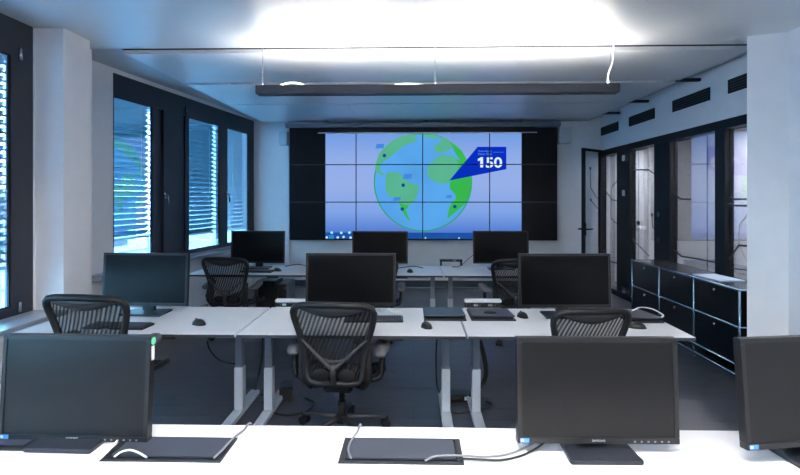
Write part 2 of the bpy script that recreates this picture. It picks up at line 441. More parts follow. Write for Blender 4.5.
# ---- corridor beyond the glass
cw = MB().box((4.7, 4.0, 0), (4.85, 14.2, 2.62)).build('wall_corridor', 'corridor_wall'); structure(cw)
for yy in (7.3, 8.6, 9.9, 11.2, 12.5):
    MB().box((4.69, yy, 0), (4.7, yy + 0.02, 2.62)).build('panel_joint', 'corridor_dark', cw)
structure(MB().box((XR + 0.02, 14.1, 0), (4.85, 14.25, 2.62)).build('wall_corridor_end', 'corridor_wall'))
structure(MB().box((XR + 0.02, 3.95, 0), (4.85, 4.05, 2.62)).build('wall_corridor_near', 'corridor_wall'))
structure(MB().box((XR + 0.02, YB + 0.15, 0), (XR + 0.1, 14.1, 2.62)).build('wall_corridor_side', 'corridor_wall'))
structure(MB().box((XR + 0.17, 4.0, 2.5), (4.85, 14.2, 2.62)).build('ceiling_corridor', 'corridor_dark'))
for k, yy in enumerate((5.2, 7.2, 11.6)):
    l = empty('corridor_lamp', (4.0, yy, 2.5))
    tag(l, ['recessed white corridor lamp nearest the camera, behind the glass', 'middle recessed white corridor lamp behind the glass', 'farthest recessed white corridor lamp behind the glass'][k], 'ceiling lamp', 'corridor ceiling lamps')
    MB().box((-0.14, -0.5, -0.02), (0.14, 0.5, 0)).build('lamp_housing', 'white_plastic', l)
    MB().box((-0.11, -0.47, -0.025), (0.11, 0.47, -0.02)).build('lamp_diffuser', 'corridor_light', l)

# ---- open glass door leaf
hinge = Vector((XR - 0.045, YB - 0.16, 0)); fe = onY(582.5, 150, 8.38); fe = Vector((fe.x, fe.y, 0))
dv = fe - hinge; dl = dv.length; ang = math.atan2(dv.y, dv.x)
dr = empty('door_1', hinge, ang); structure(dr)
fb = 0.06
MB().box((0, -0.02, 0.01), (fb, 0.02, GT)).build('door_stile', 'frame_black', dr)
MB().box((dl - fb, -0.02, 0.01), (dl, 0.02, GT)).build('door_stile', 'frame_black', dr)
MB().box((fb, -0.02, GT - 0.04), (dl - fb, 0.02, GT)).build('door_rail', 'frame_black', dr)
MB().box((fb, -0.02, 0.01), (dl - fb, 0.02, 0.1)).build('door_rail', 'frame_black', dr)
dg_ = MB().box((fb, -0.005, 0.1), (dl - fb, 0.005, GT - 0.04)).build('pane', 'glass_door', dr)
class DoorPlane:
    n = Vector((0, 1, 0))
    def __call__(s, u, v):
        d = ray(u, v); nn = Vector((-math.sin(ang), math.cos(ang), 0)); side = 0.006
        t = (hinge + nn * side - O).dot(nn) / d.dot(nn); p = O + d * t - hinge
        return Vector((p.x * math.cos(-ang) - p.y * math.sin(-ang), p.x * math.sin(-ang) + p.y * math.cos(-ang), p.z))
dp = DoorPlane()
for pts, dt in (([(590.2, 168.3), (590.7, 188), (597.5, 199)], True), ([(590.7, 199.8), (597.5, 208.7)], True)):
    decal(pts, dg_, plane=dp, width=0.014, dot=dt)
hp = dp(586, 229)
hz_ = hp.z
hm = MB().cbox((dl - fb / 2, 0.03, hz_), (0.045, 0.02, 0.2)).build('handle_plate', 'frame_black', dr, bevel=0.004)
MB().tube([(dl - fb / 2, 0.03, hz_), (dl - fb / 2, 0.085, hz_), (dl - fb / 2 - 0.13, 0.085, hz_)], 0.012).build('lever', 'frame_black', hm)
MB().tube([(dl - fb / 2, -0.02, hz_), (dl - fb / 2, -0.085, hz_), (dl - fb / 2 - 0.13, -0.085, hz_)], 0.012).build('lever', 'frame_black', hm)

# ---- LEFT SIDE: near window, column, far skewed facade
pc1 = onZ(63.5, 28, 2.80)            # column corner
pc2 = onX(90, 40, pc1.x)
structure(MB().prism([(-2.85, 4.3), (-3.0, 4.3), (-3.38, 4.62), (-2.85, 4.62)], 0, 2.85).build('wall_left_corner', 'column_paint'))
structure(MB().box((XL - 0.1, pc1.y, 0), (pc1.x, pc2.y, 2.81)).build('wall_left_column', 'column_paint'))
WY1 = onX(33, 100, XL).y; GY1 = onX(11, 100, XL).y
structure(MB().box((XL - 0.12, WY1, 0), (XL - 0.0, pc1.y + 0.02, 2.81)).build('trim_7', 'wall_paint'))
SZ1 = 0.645
sillfront = onZ(0, 332, SZ1).x
nl = MB().box((XL - 0.25, Y0, 0), (XL, pc1.y, SZ1 - 0.03)).box((XL - 0.25, Y0, SZ1 - 0.03), (XL, -1.4, 2.81)).box((XL - 0.25, 0.45, SZ1 - 0.03), (XL, 1.0, 2.81)).box((XL - 0.25, -1.4, 2.6), (XL, 0.45, 2.81)).build('wall_left', 'wall_paint'); structure(nl)
structure(MB().box((XL - 0.1, 1.0, SZ1 - 0.03), (sillfront, pc1.y - 0.001, SZ1)).build('trim_8', 'sill_board', bevel=0.004))
structure(MB().box((XL, 1.0, 0), (sillfront - 0.03, pc1.y - 0.001, SZ1 - 0.03)).build('trim_9', 'wall_paint'))
def window_unit(num, mtx, s0, s1, z0, z1, g0, g1, gz0, gz1, material='frame_anthracite', mullions=()):
    wd = empty('window_%d' % num); structure(wd); wd.matrix_world = mtx
    f = MB(); t0, t1 = 0.0, 0.032
    f.box((s0, t0, gz1), (s1, t1, z1)).box((s0, t0, z0), (s1, t1, gz0)).box((s0, t0, gz0), (g0, t1, gz1)).box((g1, t0, gz0), (s1, t1, gz1))
    f.build('window_frame', material, wd)
    MB().box((g0, 0.014, gz0), (g1, 0.022, gz1)).build('pane', 'glass_window', wd)
    # inner sash lip
    lp = MB(); e = 0.012
    lp.box((g0, 0.006, gz1 - e), (g1, 0.014, gz1)).box((g0, 0.006, gz0), (g1, 0.014, gz0 + e)).box((g0, 0.006, gz0 + e), (g0 + e, 0.014, gz1 - e)).box((g1 - e, 0.006, gz0 + e), (g1, 0.014, gz1 - e))
    lp.build('sash_lip', 'frame_black', wd)
    return wd
def blind(mtx, s0, s1, z0, z1, label, gap=0.05, pitch=0.065, tilt=54):
    b = empty('window_blind'); b.matrix_world = mtx @ Matrix.Translation((0, 0.2, 0))
    tag(b, label, 'blind', 'venetian blinds outside the left windows')
    sl = MB(); z = z1 - 0.08
    while z > z0 + 0.03:
        m = Matrix.Translation((0, 0, z)) @ Matrix.Rotation(R(-tilt), 4, 'X')
        sl.cbox(((s0 + s1) / 2, 0, 0), (s1 - s0, 0.075, 0.0025), m)
        sl.box((s1, -0.006, z - 0.009), (s1 + gap, 0.006, z + 0.009)); z -= pitch
    stuff(sl.build('slats', 'slat_metal', b))
    MB().box((s0, -0.04, z1 - 0.05), (s1, 0.04, z1)).build('head_rail', 'slat_metal', b)
    MB().box((s0, -0.03, z0 - 0.01), (s1, 0.03, z0 + 0.015)).build('bottom_rail', 'white_plastic', b)
    MB().box((s1 + gap, -0.05, z0 - 0.3), (s1 + gap + 0.06, 0.0, z1)).build('guide_rail', 'guide_blue', b)
    for q in (0.15, 0.85):
        x = s0 + (s1 - s0) * q
        MB().box((x - 0.002, -0.042, z0), (x + 0.002, -0.039, z1)).build('ladder_tape', 'white_plastic', b)
    return b
# near window: local x along +Y, local y outward (-X)
mN = Matrix(((0, -1, 0, XL), (1, 0, 0, 0), (0, 0, 1, 0), (0, 0, 0, 1)))
gzt = onX(3, 51.5, XL).z; gzb = onX(8, 308.5, XL).z
wn = window_unit(1, mN, 1.0, WY1, SZ1, 2.80, 1.25, GY1, gzb, gzt)
for (u, v0, v1) in ((19, 48, 60), (18, 302, 312)):
    a = onX(u, v1, XL); c = onX(u, v0, XL)
    MB().cyl((a.y, -0.012, a.z), (a.y, -0.012, c.z), 0.013).build('hinge', 'steel', wn, smooth=True)
wn_added = window_unit(9, mN, -1.4, 0.45, SZ1, 2.6, -1.3, 0.35, SZ1 + 0.1, 2.5)  # added window out of view, left without blind to let in blue daylight
blind(mN, 1.2, onX(2.0, 100, XL - 0.2).y, onX(2, 268, XL - 0.2).z, gzt + 0.06, 'bright venetian blind outside the nearest window at the left edge', onX(5.0, 100, XL - 0.2).y - onX(2.0, 100, XL - 0.2).y)
# far facade
A = onZ(113, 70.6, CZ); Bc = onY(254, 118, YB)
A = Vector((A.x, A.y, 0)); Bc = Vector((Bc.x, Bc.y, 0)); du = (Bc - A).normalized(); nn_ = Vector((-du.y, du.x, 0))  # outward (left)
mF = Matrix(((du.x, nn_.x, 0, A.x), (du.y, nn_.y, 0, A.y), (0, 0, 1, 0), (0, 0, 0, 1)))
def sat(u):
    d = ray(u, HZ); d = Vector((d.x, d.y))
    # solve O + t d = A + s du
    det = d.x * (-du.y) + du.x * d.y
    return (d.x * (A.y) - d.y * (A.x)) / -det * 1.0 if False else (d.y * A.x - d.x * A.y) / (d.x * du.y - d.y * du.x)
def sob(u, off=0.2):      # along-wall coordinate where the sight line meets the blind plane
    d = ray(u, HZ); A2 = A + nn_ * off
    return (d.y * A2.x - d.x * A2.y) / (d.x * du.y - d.y * du.x)
def zob(u, v, off=0.2):
    p = A + nn_ * off + du * sob(u, off); return H + (HZ - v) / F * p.dot(FW)
def zat(u, v):
    p = A + du * sat(u); depth = (p - Vector((0, 0, 0))).dot(FW); return H + (HZ - v) / F * depth
LEN = (Bc - A).length
WZ0, WZ1 = zat(189.4, 254), 2.81
GZ0, GZ1 = zat(189.4, 250.6), 2.57
sL = -(A.y - 4.58) / du.y
wf = MB(mF).box((sL, 0.0, 0), (0.0, 0.12, CZ + 0.03)).box((0.0, 0.03, 0), (LEN + 0.03, 0.12, WZ0)).box((0.0, 0.0, WZ1), (LEN + 0.02, 0.12, CZ + 0.03)).build('wall_left_far', 'wall_paint'); structure(wf)
structure(MB(mF).box((-0.6, -0.16, WZ0 - 0.06), (LEN - 0.04, 0.03, WZ0 - 0.02)).build('trim_10', 'sill_board', bevel=0.004))
MBm = Matrix(mF)
wa = window_unit(2, MBm, 0.0, sat(157), WZ0, WZ1, 0.012, sat(152.5), GZ0, GZ1)
wb = window_unit(3, MBm, sat(185.5), sat(224), WZ0, WZ1, sat(189), sat(219.5), GZ0, GZ1)
wc = window_unit(4, MBm, sat(224), LEN - 0.005, WZ0, WZ1, sat(227.5), sat(248.5), GZ0, GZ1)
# solid ventilation sash between the windows
vd = empty('door_2'); structure(vd); vd.matrix_world = MBm
MB().box((sat(157), 0, GZ1), (sat(185.5), 0.09, WZ1)).box((sat(157), 0, WZ0), (sat(185.5), 0.09, GZ0)).box((sat(157), 0.02, GZ0), (sat(162.5), 0.09, GZ1)).box((sat(182.5), 0.02, GZ0), (sat(185.5), 0.09, GZ1)).build('door_frame', 'frame_anthracite', vd)
MB().box((sat(162.5) + 0.004, -0.012, GZ0 + 0.003), (sat(182.5) - 0.004, 0.06, GZ1 - 0.003)).build('door_panel', 'frame_anthracite', vd, bevel=0.006)
def whandle(parent, u, v, side=-1):
    s = sat(u); z = zat(u, v)
    h = MB().cbox((s, -0.018, z + 0.03), (0.03, 0.02, 0.07)).build('handle_plate', 'steel', parent, bevel=0.004)
    MB().tube([(s, -0.02, z + 0.03), (s, -0.06, z + 0.03), (s + 0.012, -0.062, z - 0.09)], 0.01).build('handle', 'steel', h, smooth=True)
whandle(vd, 163.5, 198); whandle(wc, 225.5, 196)
for u in (185.8,):
    MB().cyl((sat(u), -0.012, zat(u, 115)), (sat(u), -0.012, zat(u, 107)), 0.013).build('hinge', 'steel', vd, smooth=True)
blind(mF, -0.3, sob(147.4), zob(149, 236), GZ1 + 0.1, 'venetian blind outside the far window that mirrors the globe', sob(149.8) - sob(147.4))
blind(mF, sat(187) - 0.05, sob(212.6), zob(212, 232), GZ1 + 0.1, 'venetian blind outside the middle far window, right of the solid dark sash', sob(215.6) - sob(212.6))
blind(mF, sob(224.5), sob(243), zob(243, 228.5), GZ1 + 0.1, 'venetian blind outside the window next to the rear wall', sob(245.3) - sob(243))
# outside: balcony slab, railing and a facade across the street
structure(MB().box((-40, -30, -3.3), (-3.6, 60, -3.2)).build('ground_outside', 'outside_ground'))
rl = empty('balcony_railing'); rl.matrix_world = mF @ Matrix.Translation((0, 1.1, 0)); tag(rl, 'pale metal balcony railing with horizontal bars outside the windows', 'railing')
for z in (0.55, 0.75, 0.95):
    MB().box((-1.5, -0.015, z - 0.012), (7.5, 0.015, z + 0.012)).build('rail_bar', 'white_plastic', rl)
for k in range(8):
    MB().box((-1.4 + k * 1.2, -0.02, -0.2), (-1.36 + k * 1.2, 0.02, 0.97)).build('railing_post', 'white_plastic', rl)
structure(MB(mF).box((-2.0, 0.13, -0.25), (8.0, 1.3, -0.15)).build('floor_balcony', 'outside_ground'))
bd = empty('office_building'); bd.matrix_world = mF @ Matrix.Translation((6, 22, -3.2)); tag(bd, 'pale office facade across the street, seen below the blinds', 'building')
MB().box((-14, 0, 0), (26, 6, 5.2)).build('facade_wall', 'facade', bd)
for k in range(13):
    for z in (1.2, 3.6):
        MB().box((-13 + k * 3, -0.05, z), (-11 + k * 3, 0.0, z + 1.2)).build('facade_window', 'frame_anthracite', bd)

# ================================================================ VIDEO WALL
YV = 8.78
vL, vR = onY(290, 0, YV).x, onY(557, 0, YV).x
vT, vB = onY(420, 127, YV).z, onY(420, 239.7, YV).z
tw, thh = (vR - vL) / 4, (vT - vB) / 3
vw = empty('video_wall', ((vL + vR) / 2, YV, vB)); tag(vw, 'four by three video wall showing a green and blue globe on rear wall', 'video wall')
ox, oz = -(vR - vL) / 2, 0.0
def vx(u, v): p = onY(u, v, YV); return (p.x - (vL + vR) / 2, p.z - vB)
MB().box((ox - 0.012, 0.03, -0.012), (-ox + 0.012, 0.15, vT - vB + 0.012)).build('mounting_frame', 'frame_black', vw)
for i in range(4):
    for j in range(3):
        MB().box((ox + i * tw + 0.002, 0.0, j * thh + 0.002), (ox + (i + 1) * tw - 0.002, 0.03, (j + 1) * thh - 0.002)).build('display_tile', 'tile_dark', vw)
def lay(poly_px, material, name, depth, raw=None):
    pts = raw if raw else [vx(u, v) for u, v in poly_px]
    return MB().plate([(x, -depth, z) for x, z in pts], (0, 0.0004, 0)).build(name, material, vw)
sx0, sz1 = vx(325.5, 133); sx1, sz0 = vx(521.5, 239)
lay(None, 'screen_lit', 'lit_picture', 0.001, [(sx0, sz0), (sx1, sz0), (sx1, sz1), (sx0, sz1)])
sp_ = vx(325.5, 232.5)[1]
lay(None, 'screen_bar', 'task_bar', 0.0016, [(sx0, sz0), (sx1, sz0), (sx1, sp_), (sx0, sp_)])
gc = vx(422.8, 182.2); gr = vx(472.2, 182.2)[0] - gc[0]
def circ(c, r, n=64, lo=None, hi=None):
    pts = [(c[0] + r * math.cos(2 * math.pi * k / n), c[1] + r * math.sin(2 * math.pi * k / n)) for k in range(n)]
    return [(x, max(min(z, hi if hi else 9), lo if lo else -9)) for x, z in pts]
lay(None, 'screen_rim', 'globe_rim', 0.0020, circ(gc, gr, hi=sz1 - 0.002))
lay(None, 'screen_ocean', 'globe_ocean', 0.0026, circ(gc, gr - 0.022, hi=sz1 - 0.004))
na = [(374.8, 170), (375.8, 163), (379, 154), (384, 147.5), (391, 141.5), (399, 137), (408, 134.6), (414, 134.6), (417, 137.5), (416, 141), (410, 143.5), (405, 145), (400, 149), (395, 153), (390, 157), (387, 160), (384, 160.5), (381, 165), (380, 170), (384, 174), (383, 176), (378, 173)]
sa = [(386, 173), (392, 172), (400, 173), (404, 178), (410, 183), (419, 185), (418.5, 191), (416, 198), (413, 203), (409, 206), (406, 210), (408, 216), (410.5, 222), (405, 216), (401, 209), (399, 203), (394, 199), (388, 195), (385.5, 189), (385.5, 180)]
af = [(431, 163), (437, 157), (444, 155), (452, 156), (456, 158), (460, 166), (452, 177), (452, 182), (445, 184), (437, 183), (429, 178), (426.5, 170)]
eu = [(434, 146), (440, 142), (446, 138), (440, 137), (436, 139), (430, 137.5), (424, 138), (423, 135), (432, 134.2), (441, 137), (450, 141), (456, 145.5), (449, 150), (442, 153), (435, 152)]
ru = [(450, 142), (455, 144.5), (462, 151), (467, 160), (470, 168), (471.5, 177), (471.5, 186), (469, 196), (466, 203), (458, 210), (450, 216.5), (447, 219), (449, 208), (452, 202), (456, 199), (455, 194), (450, 189), (449.5, 182), (453, 178), (458, 168), (456, 159), (461, 161), (455, 153)]
for nm, poly, mt_ in (('continent', na, 'screen_land'), ('continent', sa, 'screen_land'), ('continent', af, 'screen_land'), ('continent', eu, 'screen_land'), ('continent', ru, 'screen_land_bright')):
    lay(poly, mt_, nm, 0.0032)
lay([(399, 203), (409, 206), (406, 210), (408, 216), (410.5, 222), (405, 216), (401, 209)], 'screen_land_bright', 'continent', 0.0036)
for u, v in ((384.4, 155.6), (403.2, 185.2), (402.3, 209), (454.8, 206.6)):
    lay(None, 'screen_marker', 'map_marker', 0.0042, circ(vx(u, v), 0.03, 14))
for u, v, a, b in ((380, 146.2, 4.4, 2.4), (407.5, 176.5, 4.5, 2.6), (397, 199, 4, 2), (449, 196.5, 3, 1.6)):
    lay([(u - a, v + b), (u + a * 0.8, v + b * 0.8), (u + a, v - b), (u - a * 0.8, v - b * 0.9)], 'screen_blur', 'map_caption', 0.0042)
lay([(449.3, 180.6), (477.6, 146.8), (506.3, 146.8), (506.3, 169.2)], 'screen_tag', 'callout_tag', 0.0042)
def vtext(name, s, u, v, hpx, wpx, material):
    x, z = vx(u, v); hm_ = hpx * YV / F
    text_obj(name, s, hm_, material, vw, (x, -0.0052, z), width=wpx * YV / F, bold=0.6 if hpx > 5 else 0)
vtext('number_text', '50', 493.8, 167.4, 10.2, 16.0, 'screen_text')
lay([(480.2, 167.4), (480.2, 160.2), (477.9, 161.0), (477.9, 158.9), (481.0, 157.2), (483.0, 157.2), (483.0, 167.4)], 'screen_text', 'number_text', 0.0054)
vtext('caption_text', 'Standort', 484.8, 151.9, 1.9, 13.5, 'screen_text_small')
vtext('caption_text', 'Near East', 485, 155.0, 2.2, 14, 'screen_text_small')
lay([(493, 152.4), (504, 152.4), (504, 152.1), (493, 152.1)], 'screen_text_small', 'caption_rule', 0.005)
for k, (u, v) in enumerate(((326.8, 237.4), (337.8, 237.4), (343.6, 237.0), (350.6, 237.6), (331.8, 232.6), (341.3, 232.8), (349.4, 232.6), (425.5, 238), (459, 238.2))):
    lay(None, 'screen_icon', 'desktop_icon', 0.0048, circ(vx(u, v), 0.022 if k < 7 else 0.015, 10))
lay([(329, 235), (334, 235), (334, 239), (329, 239)], 'screen_icon_blue', 'desktop_icon', 0.0046)
for i in (1, 2, 3):
    MB().box((ox + i * tw - 0.008, -0.0075, 0), (ox + i * tw + 0.008, 0, vT - vB)).build('tile_joint', 'tray_grey', vw)
for j in (1, 2):
    MB().box((ox, -0.0072, j * thh - 0.008), (-ox, 0, j * thh + 0.008)).build('tile_joint', 'tray_grey', vw)
# retractable projection screen above it
ps = empty('projection_screen', ((vL + vR) / 2, 8.66, vT)); tag(ps, 'rolled-up projection screen housing above the video wall', 'projection screen')
zz0 = onY(420, 127.2, 8.66).z - vT; zz1 = onY(420, 123.8, 8.66).z - vT; zb = onY(420, 132.3, 8.66).z - vT; zb2 = onY(420, 133.4, 8.66).z - vT
MB().box((ox - 0.04, -0.06, zz0), (-ox + 0.02, 0.06, zz1 + 0.01)).build('housing', 'leg_grey', ps, bevel=0.006)
bx0 = onY(318, 130, 8.66).x - (vL + vR) / 2; bx1 = onY(537, 130, 8.66).x - (vL + vR) / 2
MB().box((bx0 + 0.02, -0.002, zb), (bx1 - 0.02, 0.002, zz0)).build('screen_fabric', 'frame_black', ps)
MB().box((bx0, -0.014, zb2), (bx1, 0.014, zb)).build('bottom_bar', 'steel', ps)
for sx in (-1.6, 0.05, 1.6):
    MB().box((sx - 0.02, -0.02, zz1 + 0.01), (sx + 0.02, 0.02, 2.766 - vT)).build('bracket', 'leg_grey', ps)
# wall speakers
for (u0, u1, v0, v1, lb) in ((278.5, 287, 131, 145, 'small pale wall speaker left of the video wall'), (559.5, 572, 127, 143, 'small pale wall speaker right of the video wall')):
    yk = 8.78
    a = onY(u0, v1, yk); b = onY(u1, v0, yk)
    s = empty('wall_speaker', ((a.x + b.x) / 2, yk, a.z)); tag(s, lb, 'speaker', 'speakers flanking the video wall')
    hw, hh = (b.x - a.x) / 2, b.z - a.z
    MB().box((-hw, 0.012, 0), (hw, 0.15, hh)).build('cabinet', 'speaker_white', s, bevel=0.01)
    MB().box((-hw + 0.012, 0, 0.012), (hw - 0.012, 0.012, hh - 0.012)).build('grille', 'speaker_white', s)
    back = (8.9 if u0 < 300 else YB) - yk
    MB().box((-0.02, 0.15, hh * 0.4), (0.02, back, hh * 0.6)).build('bracket', 'leg_grey', s)

# ================================================================ PENDANT LAMPS
def pendant(y, u0, u1, v0, v1, label, down=False, x0=None, x1=None, z0=None, z1=None):
    if x0 is None:
        a = onY(u0, v1, y); b = onY(u1, v0, y); x0, x1, z0, z1 = a.x, b.x, a.z, b.z
    p = empty('pendant_lamp', ((x0 + x1) / 2, y, z0)); tag(p, label, 'pendant lamp', 'linear pendant lamps')
    hx, hz = (x1 - x0) / 2, z1 - z0
    bd_ = MB(); d = 0.06
    bd_.box((-hx, -d, 0), (hx, -d + 0.006, hz)).box((-hx, d - 0.006, 0), (hx, d, hz)).box((-hx, -d + 0.006, 0), (-hx + 0.006, d - 0.006, hz)).box((hx - 0.006, -d + 0.006, 0), (hx, d - 0.006, hz))
    bd_.box((-hx + 0.006, -d + 0.006, 0.004 if not down else 0.03), (hx - 0.006, d - 0.006, 0.012 if not down else 0.036))
    bd_.build('housing', 'lamp_body', p)
    MB().box((-hx + 0.03, -d + 0.012, hz - 0.02), (hx - 0.03, d - 0.012, hz - 0.012)).build('light_panel', 'lamp_light_up', p)
    if down: MB().box((-hx + 0.03, -d + 0.008, 0.012), (hx - 0.03, d - 0.008, 0.028)).build('light_panel', 'lamp_light_down', p)
    return p, hx, hz, z0
lp, hx, hz, z0 = pendant(4.48, 257.5, 617.5, 84.5, 95, 'long dark pendant lamp glowing upward under the ceiling')
for wx in (-hx + 0.045, onY(435, 0, 4.48).x - lp.location.x, hx - 0.06):
    wr = MB().cyl((wx, 0, hz - 0.03), (wx, 0, 2.795 - z0), 0.0025, seg=6).build('suspension_wire', 'steel', lp)
    MB().cyl((wx, 0, hz - 0.01), (wx, 0, hz + 0.02), 0.012).build('wire_fitting', 'steel', lp, smooth=True)
def lx(u): return onY(u, 0, 4.48).x - lp.location.x
MB().tube(smoothpath([(lx(608), 0, hz), (lx(608.5), 0, hz + 0.09), (lx(613), 0, hz + 0.2), (lx(613.5), 0, 2.797 - z0)]), 0.007).build('power_cord', 'cable_white', lp, smooth=True)
MB().tube(smoothpath([(lx(279), -0.02, hz - 0.004), (lx(286), -0.02, hz + 0.022), (lx(293), -0.02, hz + 0.03), (lx(300), -0.02, hz + 0.022), (lx(306), -0.02, hz - 0.004)]), 0.008).build('wire_loop', 'cable_white', lp, smooth=True)
MB().tube(smoothpath([(lx(395), -0.02, hz + 0.006), (lx(408), -0.02, hz + 0.012), (lx(424), -0.02, hz + 0.002)]), 0.008).build('wire_loop', 'cable_white', lp, smooth=True)
lp2, hx2, hz2, z02 = pendant(1.0, 0, 0, 0, 0, 'second dark pendant lamp hanging above the front desk', True, lp.location.x - hx, lp.location.x + hx, z0, z0 + hz)
for wx in (-hx2 + 0.045, 0.0, hx2 - 0.06):
    MB().cyl((wx, 0, hz2 - 0.03), (wx, 0, 2.80 - z02), 0.0025, seg=6).build('suspension_wire', 'steel', lp2)

lp_added, hx3, hz3, z03 = pendant(-1.5, 0, 0, 0, 0, 'unseen dark pendant lamp added behind the camera to brighten the room', True, lp.location.x - hx, lp.location.x + hx, z0, z0 + hz)  # added unseen pendant, lifts the neutral light on camera-facing surfaces
for wx in (-hx3 + 0.045, 0.0, hx3 - 0.06):
    MB().cyl((wx, 0, hz3 - 0.03), (wx, 0, 2.80 - z03), 0.0025, seg=6).build('suspension_wire', 'steel', lp_added)

# ================================================================ DESKS
GAP1, GAP2 = onZ(234.5, 335, DZ).x, onZ(467, 336, DZ).x
def desk(name, x0, x1, y0, y1, label, group, legs_x, foot=True, z=DZ):
    d = empty(name, ((x0 + x1) / 2, (y0 + y1) / 2, 0)); tag(d, label, 'desk', group)
    hx, hy = (x1 - x0) / 2, (y1 - y0) / 2
    MB().box((-hx, -hy, z - 0.022), (hx, hy, z)).build('desk_top', 'desk_white', d, bevel=0.002)
    eb = MB(); eb.box((-hx + 0.001, -hy - 0.002, z - 0.021), (hx - 0.001, -hy, z - 0.003)).build('edge_band', 'desk_edge', d)
    MB().box((legs_x[0] - d.location.x, -0.03, z - 0.062), (legs_x[-1] - d.location.x, 0.03, z - 0.022)).build('cross_beam', 'leg_grey', d)
    MB().box((-hx + 0.15, -hy + 0.12, z - 0.05), (hx - 0.15, -hy + 0.15, z - 0.022)).build('front_beam', 'leg_light', d)
    for lx_ in legs_x:
        x = lx_ - d.location.x
        MB().box((x - 0.024, -0.03, 0.30), (x + 0.024, 0.03, z - 0.022)).build('upper_column', 'leg_grey', d, bevel=0.003)
        MB().box((x - 0.029, -0.036, 0.045), (x + 0.029, 0.036, 0.335)).build('lower_column', 'leg_light', d, bevel=0.003)
        MB().box((x - 0.034, -hy + 0.06, 0.012), (x + 0.034, hy - 0.05, 0.046)).build('foot', 'leg_light', d, bevel=0.004)
        for fy in (-hy + 0.09, hy - 0.08):
            MB().cyl((x, fy, 0), (x, fy, 0.013), 0.018).build('levelling_foot', 'plastic_black', d)
    MB().cbox((hx - 0.45, -hy + 0.06, z - 0.032), (0.13, 0.05, 0.018)).build('height_switch', 'plastic_black', d)
    return d
Y2a, Y2b = onZ(414, 335.6, DZ).y, onZ(414, 308, DZ).y
X2L, X2R = onZ(17, 331.5, DZ).x, onZ(697, 338, DZ).x
g = 0.006
rows2 = 'desks of the middle row'; rows3 = 'desks of the rear row'
desk('height_adjustable_desk', X2L, GAP1 - g, Y2a, Y2b, 'white height-adjustable desk in the middle row, beside the pale column', rows2, (X2L + 0.12, GAP1 - 0.105))
desk('height_adjustable_desk', GAP1 + g, GAP2 - g, Y2a, Y2b, 'white height-adjustable desk in the middle row, behind the centre mesh chair', rows2, (GAP1 + 0.1, GAP2 - 0.105))
desk('height_adjustable_desk', GAP2 + g, X2R, Y2a, Y2b, 'white height-adjustable desk in the middle row, nearest the black cabinet', rows2, (GAP2 + 0.1, X2R - 0.12))
Y3a = onZ(440, 275.5, DZ).y; Y3b = Y3a + 0.82
desk('height_adjustable_desk', X2L, GAP1 - g, Y3a, Y3b, 'white height-adjustable desk in the rear row, below the far windows', rows3, (X2L + 0.12, GAP1 - 0.105))
desk('height_adjustable_desk', GAP1 + g, GAP2 - g, Y3a, Y3b, 'white height-adjustable desk in the rear row, below the centre of the video wall', rows3, (GAP1 + 0.1, GAP2 - 0.105))
desk('height_adjustable_desk', GAP2 + g, X2R, Y3a, Y3b, 'white height-adjustable desk in the rear row, near the open glass door', rows3, (GAP2 + 0.1, X2R - 0.12))
Y1b = onZ(414, 427, DZ).y; Y1a = Y1b - 0.8
desk('height_adjustable_desk', -1.95, 1.95, Y1a, Y1b, 'long bright white desk in the foreground carrying three monitors', None, (-1.85, 0.0, 1.85))

# ================================================================ MONITORS
def monitor(pos, rz, w_, h_, zb_, tilt, label, group, big):
    m = empty('monitor', (pos[0], pos[1], DZ), rz); tag(m, label, 'monitor', group)
    T = Matrix.Translation((0, 0, zb_ - DZ)) @ Matrix.Rotation(R(-tilt), 4, 'X')
    bz = 0.017 if big else 0.016
    fr = MB(T)
    fr.box((-w_ / 2, -0.012, 0), (w_ / 2, 0.022, bz * 1.25)).box((-w_ / 2, -0.012, h_ - bz), (w_ / 2, 0.022, h_)).box((-w_ / 2, -0.012, bz * 1.25), (-w_ / 2 + bz, 0.022, h_ - bz)).box((w_ / 2 - bz, -0.012, bz * 1.25), (w_ / 2, 0.022, h_ - bz))
    fr.build('bezel', 'bezel', m, bevel=0.0015)
    MB(T).box((-w_ / 2 + bz, -0.009, bz * 1.25), (w_ / 2 - bz, 0.02, h_ - bz)).build('screen', 'screen_black' if big else 'screen_dark', m)
    bk = MB(T).box((-w_ / 2 + 0.04, 0.022, 0.04), (w_ / 2 - 0.04, 0.05, h_ - 0.04)).build('back_cover', 'plastic_black', m, bevel=0.012)
    MB().box((-0.045, 0.052, 0.012), (0.045, 0.085, (zb_ - DZ) + h_ * 0.55)).build('stand_neck', 'plastic_black', m, bevel=0.006)
    bw, bd0, bd1 = (0.155, -0.075, 0.13) if big else (0.116, -0.09, 0.13)
    base = MB().prism([(-bw * 0.97, bd0), (bw * 0.97, bd0), (bw, bd0 + 0.012), (bw * 0.92, bd1), (-bw * 0.92, bd1), (-bw, bd0 + 0.012)], 0.0, 0.015)
    base.build('stand_base', 'stand_grey', m, bevel=0.003)
    if not big:
        t = text_obj('brand_lettering', 'SAMSUNG', 0.0068, 'letter_white', m, (T @ Vector((0, -0.0125, 0.0075))), rot=(R(90 - tilt), 0, 0), width=0.042)
        lx0 = -w_ / 2 + 0.008
        MB(T).box((lx0, -0.013, 0.003), (lx0 + 0.030, -0.012, 0.017)).build('sticker', 'sticker_blue', m)
        MB(T).box((lx0 + 0.002, -0.0134, 0.006), (lx0 + 0.012, -0.013, 0.014)).build('sticker', 'paper', m)
        for k in range(6):
            MB(T).box((w_ / 2 - 0.15 + k * 0.022, -0.0132, 0.006), (w_ / 2 - 0.144 + k * 0.022, -0.012, 0.011)).build('button', 'cable_grey', m)
    return m
